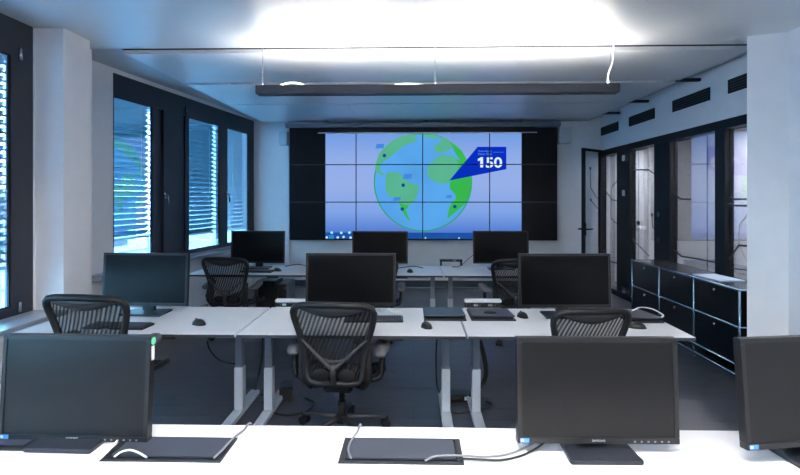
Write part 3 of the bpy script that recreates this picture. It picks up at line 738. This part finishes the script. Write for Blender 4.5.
def mon_row(uc, vb, y, w_, h_, rz, tilt, label, group, big):
    p = onY(uc, vb, y); return monitor((p.x, p.y), rz, w_, h_, p.z, tilt, label, group, big)
g1, g2, g3 = 'monitors on the front desk', 'monitors on the middle row', 'monitors on the rear row'
mA = mon_row(74, 440, 1.80, 0.530, 0.358, R(-1.5), 4, 'black monitor with grey matte screen and green sticker, front desk, left edge', g1, False)
MBt = Matrix.Translation((0.265, 0.0, 0))
zt = 0.358 + mA.location.z * 0 + (onY(74, 440, 1.80).z - DZ)
MB().cyl((0.265, 0.03, zt - 0.02), (0.2675, 0.03, zt - 0.02), 0.013).build('sticker', 'sticker_green', mA)
MB().box((0.265, 0.018, zt - 0.085), (0.2665, 0.036, zt - 0.036)).build('sticker', 'white_plastic', mA)
mon_row(597.5, 442.5, 1.77, 0.530, 0.344, R(0.5), 3, 'black monitor with grey matte screen on front desk, right of the centre cables', g1, False)
mon_row(818, 444.5, 1.74, 0.52, 0.344, R(9), 5, 'black monitor cut off by the right edge, on front desk', g1, False)
mon_row(144.5, 305.5, 3.78, 0.640, 0.378, R(-3), 4, 'large black monitor on the middle desk beside the pale column', g2, True)
mon_row(350.5, 305.3, 3.81, 0.650, 0.374, R(0), 3, 'large black monitor behind the centre mesh chair', g2, True)
mon_row(565, 307.5, 3.78, 0.654, 0.380, R(2), 3, 'large black monitor on the middle desk nearest the black cabinet', g2, True)
mon_row(257.5, 263.0, 6.28, 0.652, 0.384, R(-3), 3, 'distant black monitor in front of the far windows', g3, True)
mon_row(380, 263.5, 6.28, 0.66, 0.384, R(0), 3, 'distant black monitor below the globe, rear row centre', g3, True)
mon_row(501, 263.5, 6.28, 0.656, 0.384, R(2), 3, 'distant black monitor below the number 150, rear row', g3, True)

# ================================================================ OFFICE CHAIRS
def make_chair():
    c = empty('office_chair')
    ZT = 0.885
    prof = [(0.40, 0.150), (0.43, 0.170), (0.50, 0.178), (0.58, 0.188), (0.66, 0.205), (0.74, 0.228), (0.80, 0.243), (0.835, 0.246), (0.86, 0.236), (0.876, 0.212), (0.884, 0.170)]
    def hw(z):
        for (z0_, w0), (z1_, w1) in zip(prof[:-1], prof[1:]):
            if z <= z1_: return w0 + (w1 - w0) * (z - z0_) / (z1_ - z0_)
        return prof[-1][1]
    def by(x, z):
        t = (z - 0.4) / 0.485
        return -0.23 + 0.02 * math.sin(t * math.pi) - 0.075 * t * t + 0.5 * (x * x) * (0.5 + 0.5 * t)
    loop = []
    for z, w_ in prof: loop.append((w_, z))
    for k in range(1, 8): 
        x = 0.170 - 0.34 * k / 8; loop.append((x, 0.884 + 0.006 * (1 - (x / 0.17) ** 2)))
    for z, w_ in reversed(prof): loop.append((-w_, z))
    for k in range(1, 6):
        x = -0.150 + 0.30 * k / 6; loop.append((x, 0.392))
    P = [(x, by(x, z), z) for x, z in loop]
    MB().tube(P, 0.0205, 8, closed=True).build('back_frame', 'chair_frame', c, smooth=True)
    def surf(u, v):
        z = 0.40 + v * 0.482; x = (u * 2 - 1) * (hw(z) - 0.006); return (x, by(x, z) + 0.004, z)
    MB().grid(surf, 14, 18).build('back_mesh', 'chair_mesh', c, smooth=True)
    # solid crescent under the upper rim
    def band(u, v):
        xx = u * 2 - 1; z1_ = 0.872; drop = 0.02 + 0.045 * (1 - abs(xx) ** 1.6); z = z1_ - drop * v
        x = xx * 0.19; return (x, by(x, z) - 0.006, z)
    MB().grid(band, 14, 3).build('upper_band', 'chair_band', c, smooth=True, solid=0.006)
    # y-shaped lumbar carrier
    ya = by(0, 0.5) - 0.035
    yy = MB()
    for s_ in (-1, 1):
        yy.tube(smoothpath([(s_ * 0.197, by(0.19, 0.655) - 0.02, 0.665), (s_ * 0.12, ya + 0.0, 0.595), (s_ * 0.045, ya - 0.005, 0.525), (0, ya - 0.006, 0.49)]), lambda t: 0.008 + 0.008 * t, 8)
    yy.tube([(0, ya - 0.006, 0.52), (0, ya - 0.006, 0.47), (0, ya + 0.01, 0.395)], 0.019, 8)
    yy.tube(smoothpath([(-0.07, ya, 0.548), (0, ya - 0.008, 0.538), (0.07, ya, 0.548)]), 0.010, 8)
    yy.build('lumbar_carrier', 'chair_band', c, smooth=True)
    for s_ in (-1, 1):
        MB(Matrix.Translation((s_ * 0.078, by(0, 0.45) - 0.012, 0.445)) @ Matrix.Rotation(R(90), 4, 'X')).dome((0, 0, 0), 0.055, 0.042, 0.007).build('lumbar_pad', 'chair_dark', c, smooth=True)
        # rear upright joining back, seat and arm
        MB().tube(smoothpath([(s_ * 0.205, -0.19, 0.625), (s_ * 0.205, -0.205, 0.52), (s_ * 0.200, -0.20, 0.41), (s_ * 0.16, -0.15, 0.345)]), 0.021, 8).build('upright', 'chair_frame', c, smooth=True)
        # arm
        a = MB().tube(smoothpath([(s_ * 0.215, -0.16, 0.40), (s_ * 0.262, -0.13, 0.41), (s_ * 0.275, -0.115, 0.47), (s_ * 0.275, -0.09, 0.565)]), 0.017, 8).build('arm_post', 'chair_dark', c, smooth=True)
        MB().cyl((s_ * 0.275, -0.12, 0.455), (s_ * 0.275, -0.08, 0.455), 0.024).build('height_knob', 'chair_frame', a, smooth=True)
        pts = [(s_ * 0.272 + 0.045 * math.copysign(abs(math.cos(q)) ** 0.6, math.cos(q)), -0.085 + 0.105 * math.copysign(abs(math.sin(q)) ** 0.6, math.sin(q))) for q in [2 * math.pi * k / 20 for k in range(20)]]
        tl = Matrix.Translation((0, -0.085, 0.565)) @ Matrix.Rotation(R(14), 4, 'X') @ Matrix.Translation((0, 0.085, 0))
        MB(tl).prism(pts, 0.0, 0.032).build('arm_pad', 'chair_pad', c, bevel=0.008, smooth=True)
    # seat
    sp = []
    for k in range(28):
        q = 2 * math.pi * k / 28; x = 0.245 * math.copysign(abs(math.cos(q)) ** 0.55, math.cos(q)); y = 0.04 + 0.225 * math.copysign(abs(math.sin(q)) ** 0.6, math.sin(q))
        sp.append((x, y, 0.395 - (0.05 * max(0, (y - 0.15) / 0.115) ** 2)))
    MB().tube(sp, 0.018, 8, closed=True).build('seat_frame', 'chair_frame', c, smooth=True)
    def seat(u, v):
        y = -0.185 + v * 0.45; t = (y - 0.04) / 0.225; wx = 0.245 * max(0.05, (1 - abs(min(1, max(-1, t))) ** 3.3)) ** 0.3
        x = (u * 2 - 1) * wx; return (x, y, 0.393 - 0.05 * max(0, (y - 0.15) / 0.115) ** 2 - 0.015 * (1 - (u * 2 - 1) ** 2))
    MB().grid(seat, 12, 12).build('seat_mesh', 'chair_mesh', c, smooth=True)
    MB().box((-0.09, -0.14, 0.300), (0.09, 0.13, 0.352)).build('tilt_mechanism', 'chair_dark', c, bevel=0.012)
    for s_ in (-1, 1):
        MB().tube([(s_ * 0.08, 0.05, 0.335), (s_ * 0.22, 0.05, 0.385)], 0.014).build('seat_bracket', 'chair_dark', c, smooth=True)
        MB().tube([(s_ * 0.08, -0.06, 0.325), (s_ * 0.16, -0.09, 0.318)], 0.009).build('adjusting_lever', 'chair_dark', c, smooth=True)
    MB().cyl((0, 0, 0.066), (0, 0, 0.20), 0.027).cyl((0, 0, 0.20), (0, 0, 0.305), 0.019).build('gas_column', 'chair_dark', c, smooth=True)
    MB().cyl((0, 0, 0.065), (0, 0, 0.115), 0.045, 0.036, 18).build('base_hub', 'chair_frame', c)
    for k in range(5):
        q = R(-90 + 36 + 72 * k)
        Rm = Matrix.Rotation(q, 4, 'Z')
        MB(Rm).tube([(0.03, 0, 0.095), (0.16, 0, 0.086), (0.29, 0, 0.068)], lambda t: 0.024 - 0.009 * t, 8, flat=0.8).build('base_arm', 'chair_band', c, smooth=True)
        cs = MB(Rm).cyl((0.285, -0.028, 0.029), (0.285, -0.006, 0.029), 0.029).cyl((0.285, 0.006, 0.029), (0.285, 0.028, 0.029), 0.029).box((0.268, -0.006, 0.02), (0.302, 0.006, 0.075))
        cs.build('caster', 'chair_dark', c)
    return c
ch0 = make_chair()
spots = [  # u centre, top v, Y of the back, heading, label
    (335, 3.40, -4, 'black mesh office chair in the centre, its whole back facing the camera', -0.463),
    (90, 3.205, -6, 'black mesh office chair at the middle desk beside the pale column', -1.83),
    (589, 3.36, 8, 'black mesh office chair at the middle desk nearest the black cabinet', 1.0),
    (226, 5.72, -8, 'dark mesh office chair in the rear row below the far windows', -1.93),
    (402, 5.66, -5, 'dark mesh office chair mostly hidden behind the centre monitor', -0.40),
    (512, 5.66, 14, 'dark mesh office chair in the rear row, half hidden by a monitor', 0.97),
]
for i, (u, y, a, lb, x) in enumerate(spots):
    o = ch0 if i == 0 else dup(ch0, (0, 0, 0))
    o.location = (x, y, 0); o.rotation_euler = (0, 0, R(a))
    if i == 1:      # this one is set higher on its gas column
        for ch_ in o.children:
            nm = ch_.name.split('.')[0]
            if nm == 'gas_column': ch_.scale = (1, 1, 1.25)
            elif nm not in ('base_hub', 'base_arm', 'caster'): ch_.location.z += 0.075
    if i == 0: o.scale = (1.0, 1.0, 0.98)
    if i == 2: o.scale = (0.93, 0.96, 0.955)
    tag(o, lb, 'office chair', 'mesh office chairs')

# ================================================================ BLACK CABINET
CX, CY0, CY1, CT = 2.66, 4.40, 6.53, 0.752
cb = empty('drawer_cabinet', (CX, (CY0 + CY1) / 2, 0)); tag(cb, 'long low black cabinet with chrome tube frame along the glass', 'cabinet')
hl = (CY1 - CY0) / 2; dp_ = 0.37; zb0, zm, zt0 = 0.125, 0.44, CT - 0.012
mods = [-hl + (2 * hl) * k / 3 for k in range(4)]
MB().box((0.012, -hl + 0.012, zb0 + 0.008), (dp_, hl - 0.012, zt0)).build('carcass', 'cabinet_black', cb)
MB().box((0.008, -hl + 0.008, zt0), (dp_, hl - 0.008, CT + 0.001)).build('top_panel', 'cabinet_top', cb)
for z in (0.04, zb0, zm, CT - 0.006):
    MB().cyl((0, -hl, z), (0, hl, z), 0.0095, seg=10).build('tube', 'chrome_blue', cb, smooth=True)
    for yy in (-hl,):
        MB().cyl((0, yy, z), (dp_, yy, z), 0.0095, seg=10).build('tube', 'chrome_blue', cb, smooth=True)
MB().cyl((dp_, -hl, 0.04), (dp_, hl, 0.04), 0.0095, seg=10).build('tube', 'chrome_blue', cb, smooth=True)
for yy in mods:
    MB().cyl((0, yy, 0.04), (0, yy, CT - 0.006), 0.0095, seg=10).build('tube', 'chrome_blue', cb, smooth=True)
    for z in (0.04, zb0, zm, CT - 0.006):
        MB().dome((0, yy, z - 0.0), 0.0125, 0.0125, 0.0125, 10, 4).build('ball_joint', 'steel', cb, smooth=True)
    MB().cyl((0, yy, 0), (0, yy, 0.04), 0.016, 0.01).build('cabinet_foot', 'plastic_black', cb)
    MB().cyl((dp_, yy, 0), (dp_, yy, 0.04), 0.016, 0.01).build('cabinet_foot', 'plastic_black', cb)
MB().cyl((dp_, -hl, 0.04), (dp_, -hl, CT - 0.006), 0.0095, seg=10).build('tube', 'chrome_blue', cb, smooth=True)
for k in range(3):
    for za, zc in ((zb0, zm), (zm, CT - 0.006)):
        y0, y1 = mods[k] + 0.012, mods[k + 1] - 0.012
        d = MB().box((0.0, y0, za + 0.012), (0.016, y1, zc - 0.012)).build('drawer_front', 'cabinet_black', cb, bevel=0.003)
        ym = (y0 + y1) / 2
        kb_ = MB().cyl((0.0, ym, zc - 0.055), (-0.014, ym, zc - 0.055), 0.013).build('knob', 'steel', d, smooth=True)
MB().box((0.03, -hl + 0.01, 0.05), (dp_, hl - 0.01, 0.056)).build('lower_shelf', 'cabinet_black', cb)
sh = MB(Matrix.Translation((2.86, 5.05, CT + 0.002)) @ Matrix.Rotation(R(4), 4, 'Z')).box((-0.13, -0.22, 0), (0.1, 0.2, 0.006)).build('brochure', 'paper', None)
tag(sh, 'pale blue sheet lying flat on the black cabinet', 'paper')

# ================================================================ DESK ITEMS
def tray(pts_px, label, group, raised=0.0, z=DZ):
    a = onZ(*pts_px[0], z); b = onZ(*pts_px[1], z); y1 = onZ(*pts_px[2], z).y
    x0, x1, y0 = a.x, b.x, a.y
    t = empty('cable_port', ((x0 + x1) / 2, (y0 + y1) / 2, z)); tag(t, label, 'cable port', group)
    hx_, hy_ = (x1 - x0) / 2, (y1 - y0) / 2; e = 0.012
    f = MB(); f.box((-hx_, -hy_, 0), (hx_, -hy_ + e, 0.006)).box((-hx_, hy_ - e, 0), (hx_, hy_, 0.006)).box((-hx_, -hy_ + e, 0), (-hx_ + e * 1.4, hy_ - e, 0.006)).box((hx_ - e * 1.4, -hy_ + e, 0), (hx_, hy_ - e, 0.006))
    f.build('port_frame', 'tray_dark', t)
    MB().box((-hx_ + e, -hy_ + e, 0), (hx_ - e, hy_ - e, 0.0015)).build('brush_slot', 'frame_black', t)
    lid = MB(Matrix.Translation((0, hy_ - e, 0.006)) @ Matrix.Rotation(-raised, 4, 'X')).box((-hx_ + e * 2, -(2 * hy_ - e * 3.2), -0.003), (hx_ - e * 2, 0, 0.002)).build('port_lid', 'tray_grey', t)
    return t
tg = 'cable ports set into the desks'
tray([(98.5, 461.5), (221, 462), (236, 439.3)], 'dark flip-lid cable port in front desk, right of the left monitor', tg)
tray([(-60, 450.0), (27, 450.0), (40, 440.3)], 'pale grey-blue cable port at the left edge of front desk', tg)
tray([(338, 463.8), (464, 464.5), (461, 440.5)], 'dark flip-lid cable port in front desk, at the centre', tg)
def lidbox(u0, u1, v0, v1, label, h=0.028, name='cable_port'):
    a = onZ(u0, v1, DZ); b = onZ(u1, v1, DZ); c = onZ(u0, v0, DZ)
    t = empty(name, ((a.x + b.x) / 2, (a.y + c.y) / 2, DZ)); tag(t, label, 'cable port', tg)
    hx_, hy_ = (b.x - a.x) / 2, (c.y - a.y) / 2
    MB().box((-hx_, -hy_, 0), (hx_, hy_, 0.008)).build('port_frame', 'tray_dark', t)
    MB(Matrix.Translation((0, hy_ - 0.01, 0.01)) @ Matrix.Rotation(R(-3), 4, 'X')).box((-hx_ + 0.005, -2 * hy_ + 0.02, 0), (hx_ - 0.005, 0, 0.006)).build('port_lid', 'tray_grey', t)
    MB().box((-hx_ + 0.02, -hy_ + 0.012, 0.006), (hx_ - 0.02, -hy_ + 0.022, 0.016)).build('brush_slot', 'frame_black', t)
    return t
lidbox(424, 466.5, 308.8, 320.8, 'grey cable port lid left of the gap on the centre middle desk')
pq = lidbox(471.5, 516, 310, 320.8, 'grey cable port lid with a dark puck on it, right of the desk gap')
lidbox(629, 664, 311.5, 323.0, 'grey cable port lid at the right end of the middle row')

def mouse(u, v, rz, label, y=None):
    p = onZ(u, v, DZ); m = empty('computer_mouse', (p.x, p.y, DZ), R(rz)); tag(m, label, 'mouse', 'black computer mice')
    MB().dome((0, 0, 0.004), 0.033, 0.056, 0.034).build('shell', 'plastic_black', m, smooth=True)
    MB().prism([(0.034 * math.cos(k * math.pi / 8), 0.057 * math.sin(k * math.pi / 8)) for k in range(16)], 0, 0.005).build('mouse_sole', 'chair_frame', m)
    MB().cyl((-0.004, 0.028, 0.031), (0.004, 0.028, 0.031), 0.009).build('scroll_wheel', 'chair_pad', m, smooth=True)
    return m
mouse(199, 324.5, 60, 'black mouse on the middle desk beside the left desk gap')
mouse(426.5, 327.5, 20, 'black mouse on the middle desk right of the centre chair')
mouse(637, 328.0, 70, 'black mouse beside the right mesh chair on the middle desk')
mouse(522.5, 317.0, 15, 'black mouse left of the right-hand middle monitor')
mouse(277.5, 271.0, 60, 'black mouse on the rear desk beside the left distant monitor')
mouse(410.0, 272.2, 15, 'black mouse on the rear desk right of the centre distant monitor')
p = onZ(490, 316.5, DZ); pk = empty('conference_puck', (p.x, p.y, DZ + 0.0165)); tag(pk, 'dark round puck lying on the grey cable port lid', 'puck')
MB().cyl((0, 0, 0), (0, 0, 0.012), 0.05, 0.048, 20).build('puck_body', 'plastic_black', pk)
MB().dome((0, 0, 0.012), 0.046, 0.046, 0.012, 18, 4).build('puck_top', 'chair_dark', pk, smooth=True)

def keyboard(u, v, wk, rz, label):
    p = onZ(u, v, DZ); k = empty('keyboard', (p.x, p.y, DZ), R(rz)); tag(k, label, 'keyboard', 'black keyboards')
    d = 0.15
    MB().prism([(-wk / 2, -d / 2), (wk / 2, -d / 2), (wk / 2, d / 2), (-wk / 2, d / 2)], 0, 0.014).build('keyboard_body', 'plastic_black', k, bevel=0.003)
    kk = MB(); n = int(wk / 0.0195)
    for r_ in range(5):
        for c_ in range(n):
            x = -wk / 2 + 0.012 + (c_ + 0.5) * (wk - 0.024) / n; y = -d / 2 + 0.022 + r_ * 0.0265
            kk.cbox((x, y, 0.017), (0.015, 0.02, 0.006))
    stuff(kk.build('keys', 'tray_grey', k))
keyboard(374, 320.2, 0.40, 2, 'black keyboard right of the centre mesh chair')
keyboard(119, 327, 0.40, -2, 'black keyboard behind the mesh chair beside the pale column')
keyboard(258, 271.8, 0.36, -4, 'black keyboard on the rear desk below the left distant monitor')

# socket strips rising behind the middle row desks
def sockets(u0, u1, v0, v1, label, y):
    a = onY(u0, v1, y); b = onY(u1, v0, y)
    s = empty('socket_strip', ((a.x + b.x) / 2, y, DZ)); tag(s, label, 'socket strip', 'socket strips behind the middle desks')
    hx_ = (b.x - a.x) / 2; z0_, z1_ = a.z - DZ, b.z - DZ
    MB().box((-hx_, -0.03, 0.0), (hx_, 0.03, 0.012)).build('strip_base', 'white_plastic', s)
    MB().box((-hx_, 0.0, 0.012), (hx_, 0.03, z1_ - 0.02)).build('strip_core', 'tray_dark', s)
    MB().box((-hx_, -0.03, z1_ - 0.02), (hx_, 0.03, z1_)).build('strip_cap', 'white_plastic', s, bevel=0.003)
    for k in range(5):
        x = -hx_ + (k + 0.5) * 2 * hx_ / 5
        MB().cbox((x, -0.006, (z1_ - 0.02 + 0.012) / 2), (0.03, 0.012, 0.018)).build('socket', 'steel' if k % 2 else 'plastic_black', s)
    return s
sockets(276, 305, 299.2, 306.5, 'white socket strip behind the desk, left of the centre monitor', Y2b - 0.04)
sockets(464.5, 501, 299.3, 306.5, 'white socket strip behind the desk gap, left of the right monitor', Y2b - 0.04)
# small black stand on the rear desk
q0 = onZ(451, 265.5, DZ)
br = empty('cable_bridge', (q0.x, q0.y, DZ)); tag(br, 'small black bridge-shaped stand at the back of the rear desk', 'stand')
MB().box((-0.14, -0.03, 0.05), (0.14, 0.03, 0.078)).build('stand_top', 'plastic_black', br)
for sx in (-0.125, 0.125):
    MB().box((sx - 0.012, -0.03, 0), (sx + 0.012, 0.03, 0.05)).build('stand_leg', 'plastic_black', br)
MB().box((0.02, -0.034, 0.056), (0.06, -0.03, 0.07)).build('status_plate', 'steel', br)

# ---- computers hanging under the rear desks
def computer(u0, u1, v0, v1, y, material, label):
    a = onY(u0, v1, y); b = onY(u1, v0, y)
    zlow = max(0.0, a.z)
    c = empty('computer_tower', ((a.x + b.x) / 2, y, 0)); tag(c, label, 'computer', 'computers under the rear desks')
    hx_ = (b.x - a.x) / 2; z1_ = b.z
    MB().box((-hx_, 0, 0.02), (hx_, 0.4, z1_)).build('case', material, c, bevel=0.006)
    MB().box((-hx_ + 0.01, -0.006, 0.03), (hx_ - 0.01, 0.0, z1_ - 0.01)).build('front_panel', 'plastic_black', c)
    MB().cyl((hx_ * 0.5, -0.01, z1_ - 0.05), (hx_ * 0.5, -0.006, z1_ - 0.05), 0.012).build('power_button', 'steel', c)
    for sx in (-1, 1):
        for sy in (0.04, 0.36): MB().cyl((sx * hx_ * 0.7, sy, 0), (sx * hx_ * 0.7, sy, 0.02), 0.015).build('case_foot', 'plastic_black', c)
computer(256, 275, 281, 320, 6.14, 'plastic_black', 'black computer tower standing under the left rear desk')
computer(277.5, 287.5, 284, 320, 6.18, 'leg_grey', 'slim grey computer tower under the left rear desk')

# ================================================================ CABLES
def cable(name, pts, r, material, label, cat='cable', group=None):
    o = MB().tube(smoothpath(pts), r, 8).build(name, material, None, smooth=True); tag(o, label, cat, group); return o
def zc(u, v, h=0.006): p = onZ(u, v, DZ + h); return (p.x, p.y, DZ + h)
cable('cable', [zc(97, 461, 0.012), zc(103, 456, 0.016), zc(110, 449, 0.014), zc(117, 441, 0.012)], 0.0035, 'cable_white', 'straight white cable crossing the left cable port beside the monitor stand')
cable('cable', [zc(114, 457, 0.012), zc(121, 452, 0.022), zc(130, 450, 0.026), zc(138, 452.5, 0.022), zc(147, 457.5, 0.012)], 0.0032, 'cable_white', 'curved white cable arching over the left cable port')
yb1 = Y1b
cable('cable', [zc(214, 458, 0.014), zc(222, 450, 0.018), zc(234, 437.5, 0.010), zc(243, 430.5, 0.008), (zc(250, 427, 0)[0], yb1 + 0.008, DZ - 0.01), (zc(250, 427, 0)[0] + 0.01, yb1 + 0.012, DZ - 0.25)], 0.0036, 'cable_grey', 'thin grey cable running from left cable port over the desk edge')
cable('cable', [zc(351, 458, 0.014), zc(348.5, 450, 0.018), zc(351, 441, 0.016), zc(357, 432, 0.008), (zc(361, 427, 0)[0], yb1 + 0.008, DZ - 0.01), (zc(361, 427, 0)[0] + 0.01, yb1 + 0.012, DZ - 0.25)], 0.0036, 'cable_grey', 'thin grey cable running from centre cable port over the desk edge')
cable('cable', [zc(425, 460.5, 0.014), zc(437, 456, 0.018), zc(462, 455.5, 0.012), zc(485, 456.5, 0.006), zc(508, 454, 0.006), zc(525, 447.5, 0.006), zc(541, 439, 0.008)], 0.0035, 'cable_grey', 'grey monitor cable from centre port to the right monitor')
cable('cable', [zc(462, 458.5, 0.014), zc(480, 459.5, 0.006), zc(500, 460, 0.006), zc(520, 456, 0.006), zc(535, 449, 0.006), zc(548, 440, 0.008)], 0.0035, 'cable_black', 'black monitor cable from centre port to the right monitor')
zd = 0.012
cable('cable', [zc(378, 309.5), zc(384, 311.5, 0.02), zc(388, 309, 0.05), zc(393, 312, 0.02), zc(402, 312.5)], 0.006, 'cable_white', 'white cable tangle beside the black keyboard')
cable('cable', [zc(632, 311, 0.02), zc(640, 307.5, 0.03), zc(652, 309, 0.04), zc(663, 315, 0.03), zc(660, 318, 0.022)], 0.005, 'cable_white', 'white cable loop over the rightmost cable port lid')
cable('cable', [zc(395, 268.5), zc(405, 267, 0.01), zc(415, 266.4, 0.03), zc(423, 268, 0.01)], 0.006, 'cable_black', 'black cable on the rear desk right of the centre monitor')
cable('cable', [zc(452, 267), zc(460, 266, 0.015), zc(466, 261, 0.08), zc(473, 255, 0.15)], 0.004, 'cable_black', 'thin black cable rising to the distant right monitor')
cable('cable', [zc(285, 266.5), zc(292, 265, 0.02), zc(300, 264.5, 0.03), zc(309, 266.5)], 0.005, 'cable_black', 'black cable on the rear desk right of the left distant monitor')
# thick energy chain and floor cables
ex = onY(466, 0, 3.78).x
ep = [onY(478, 336, 3.80), onY(483, 352, 3.80), onY(486, 370, 3.80), onY(484, 382, 3.80), onY(478, 390, 3.80)]
ch = MB().tube(smoothpath([(q.x, q.y, q.z) for q in ep] + [(onZ(468, 397, 0.03).x, onZ(468, 397, 0.03).y, 0.03), (onZ(450, 399, 0.03).x, onZ(450, 399, 0.03).y, 0.03)]), 0.017, 8).build('cable_chain', 'cable_black', None, smooth=True)
tag(ch, 'thick black cable chain curving from middle desk to the floor', 'cable chain')
def flo(u, v, h=0.008): p = onZ(u, v, h); return (p.x, p.y, h)
fb_ = flo(457, 399, 0)
fbx = empty('floor_box', (fb_[0], fb_[1], 0)); tag(fbx, 'low black floor socket box between the desk legs', 'floor box')
MB().box((-0.11, -0.06, 0), (0.11, 0.06, 0.05)).build('box_body', 'plastic_black', fbx, bevel=0.006)
MB().box((0.05, -0.064, 0.015), (0.1, -0.06, 0.04)).build('box_plate', 'white_plastic', fbx)
cable('floor_cable', [flo(452, 402), flo(447, 408), flo(455, 413), flo(475, 411), flo(492, 405), flo(486, 401)], 0.006, 'cable_black', 'thin black cable looping on the floor by the floor box')
cable('floor_cable', [flo(262, 402), flo(272, 412), flo(290, 415), flo(307, 411), flo(314, 403), flo(305, 398)], 0.007, 'cable_black', 'black cable loop on the floor left of the centre chair')
fb2 = flo(287, 397, 0)
f2 = empty('power_brick', (fb2[0], fb2[1], 0), R(10)); tag(f2, 'black power brick on the floor beside the left desk feet', 'power supply')
MB().box((-0.05, -0.09, 0), (0.05, 0.09, 0.10)).build('brick_body', 'plastic_black', f2, bevel=0.01)
MB().cyl((0, 0.09, 0.04), (0, 0.13, 0.04), 0.012).build('plug', 'cable_grey', f2)
def uy(u, v, y=3.72): p = onY(u, v, y); return (p.x, p.y, p.z)
cable('desk_cable', [uy(207, 341), uy(210, 350), uy(218, 359), uy(228, 363), uy(236, 364)], 0.006, 'cable_black', 'black cable sagging under the left middle desk')
cable('desk_cable', [uy(263, 336), uy(262, 358), uy(258, 378), (flo(256, 392)), flo(266, 396)], 0.007, 'cable_black', 'black cable dropping between the left pair of desk legs')
cable('desk_cable', [uy(437, 337), uy(436, 360), uy(437, 385), flo(441, 394), flo(448, 400)], 0.006, 'cable_black', 'black cable dropping left of the right pair of desk legs')
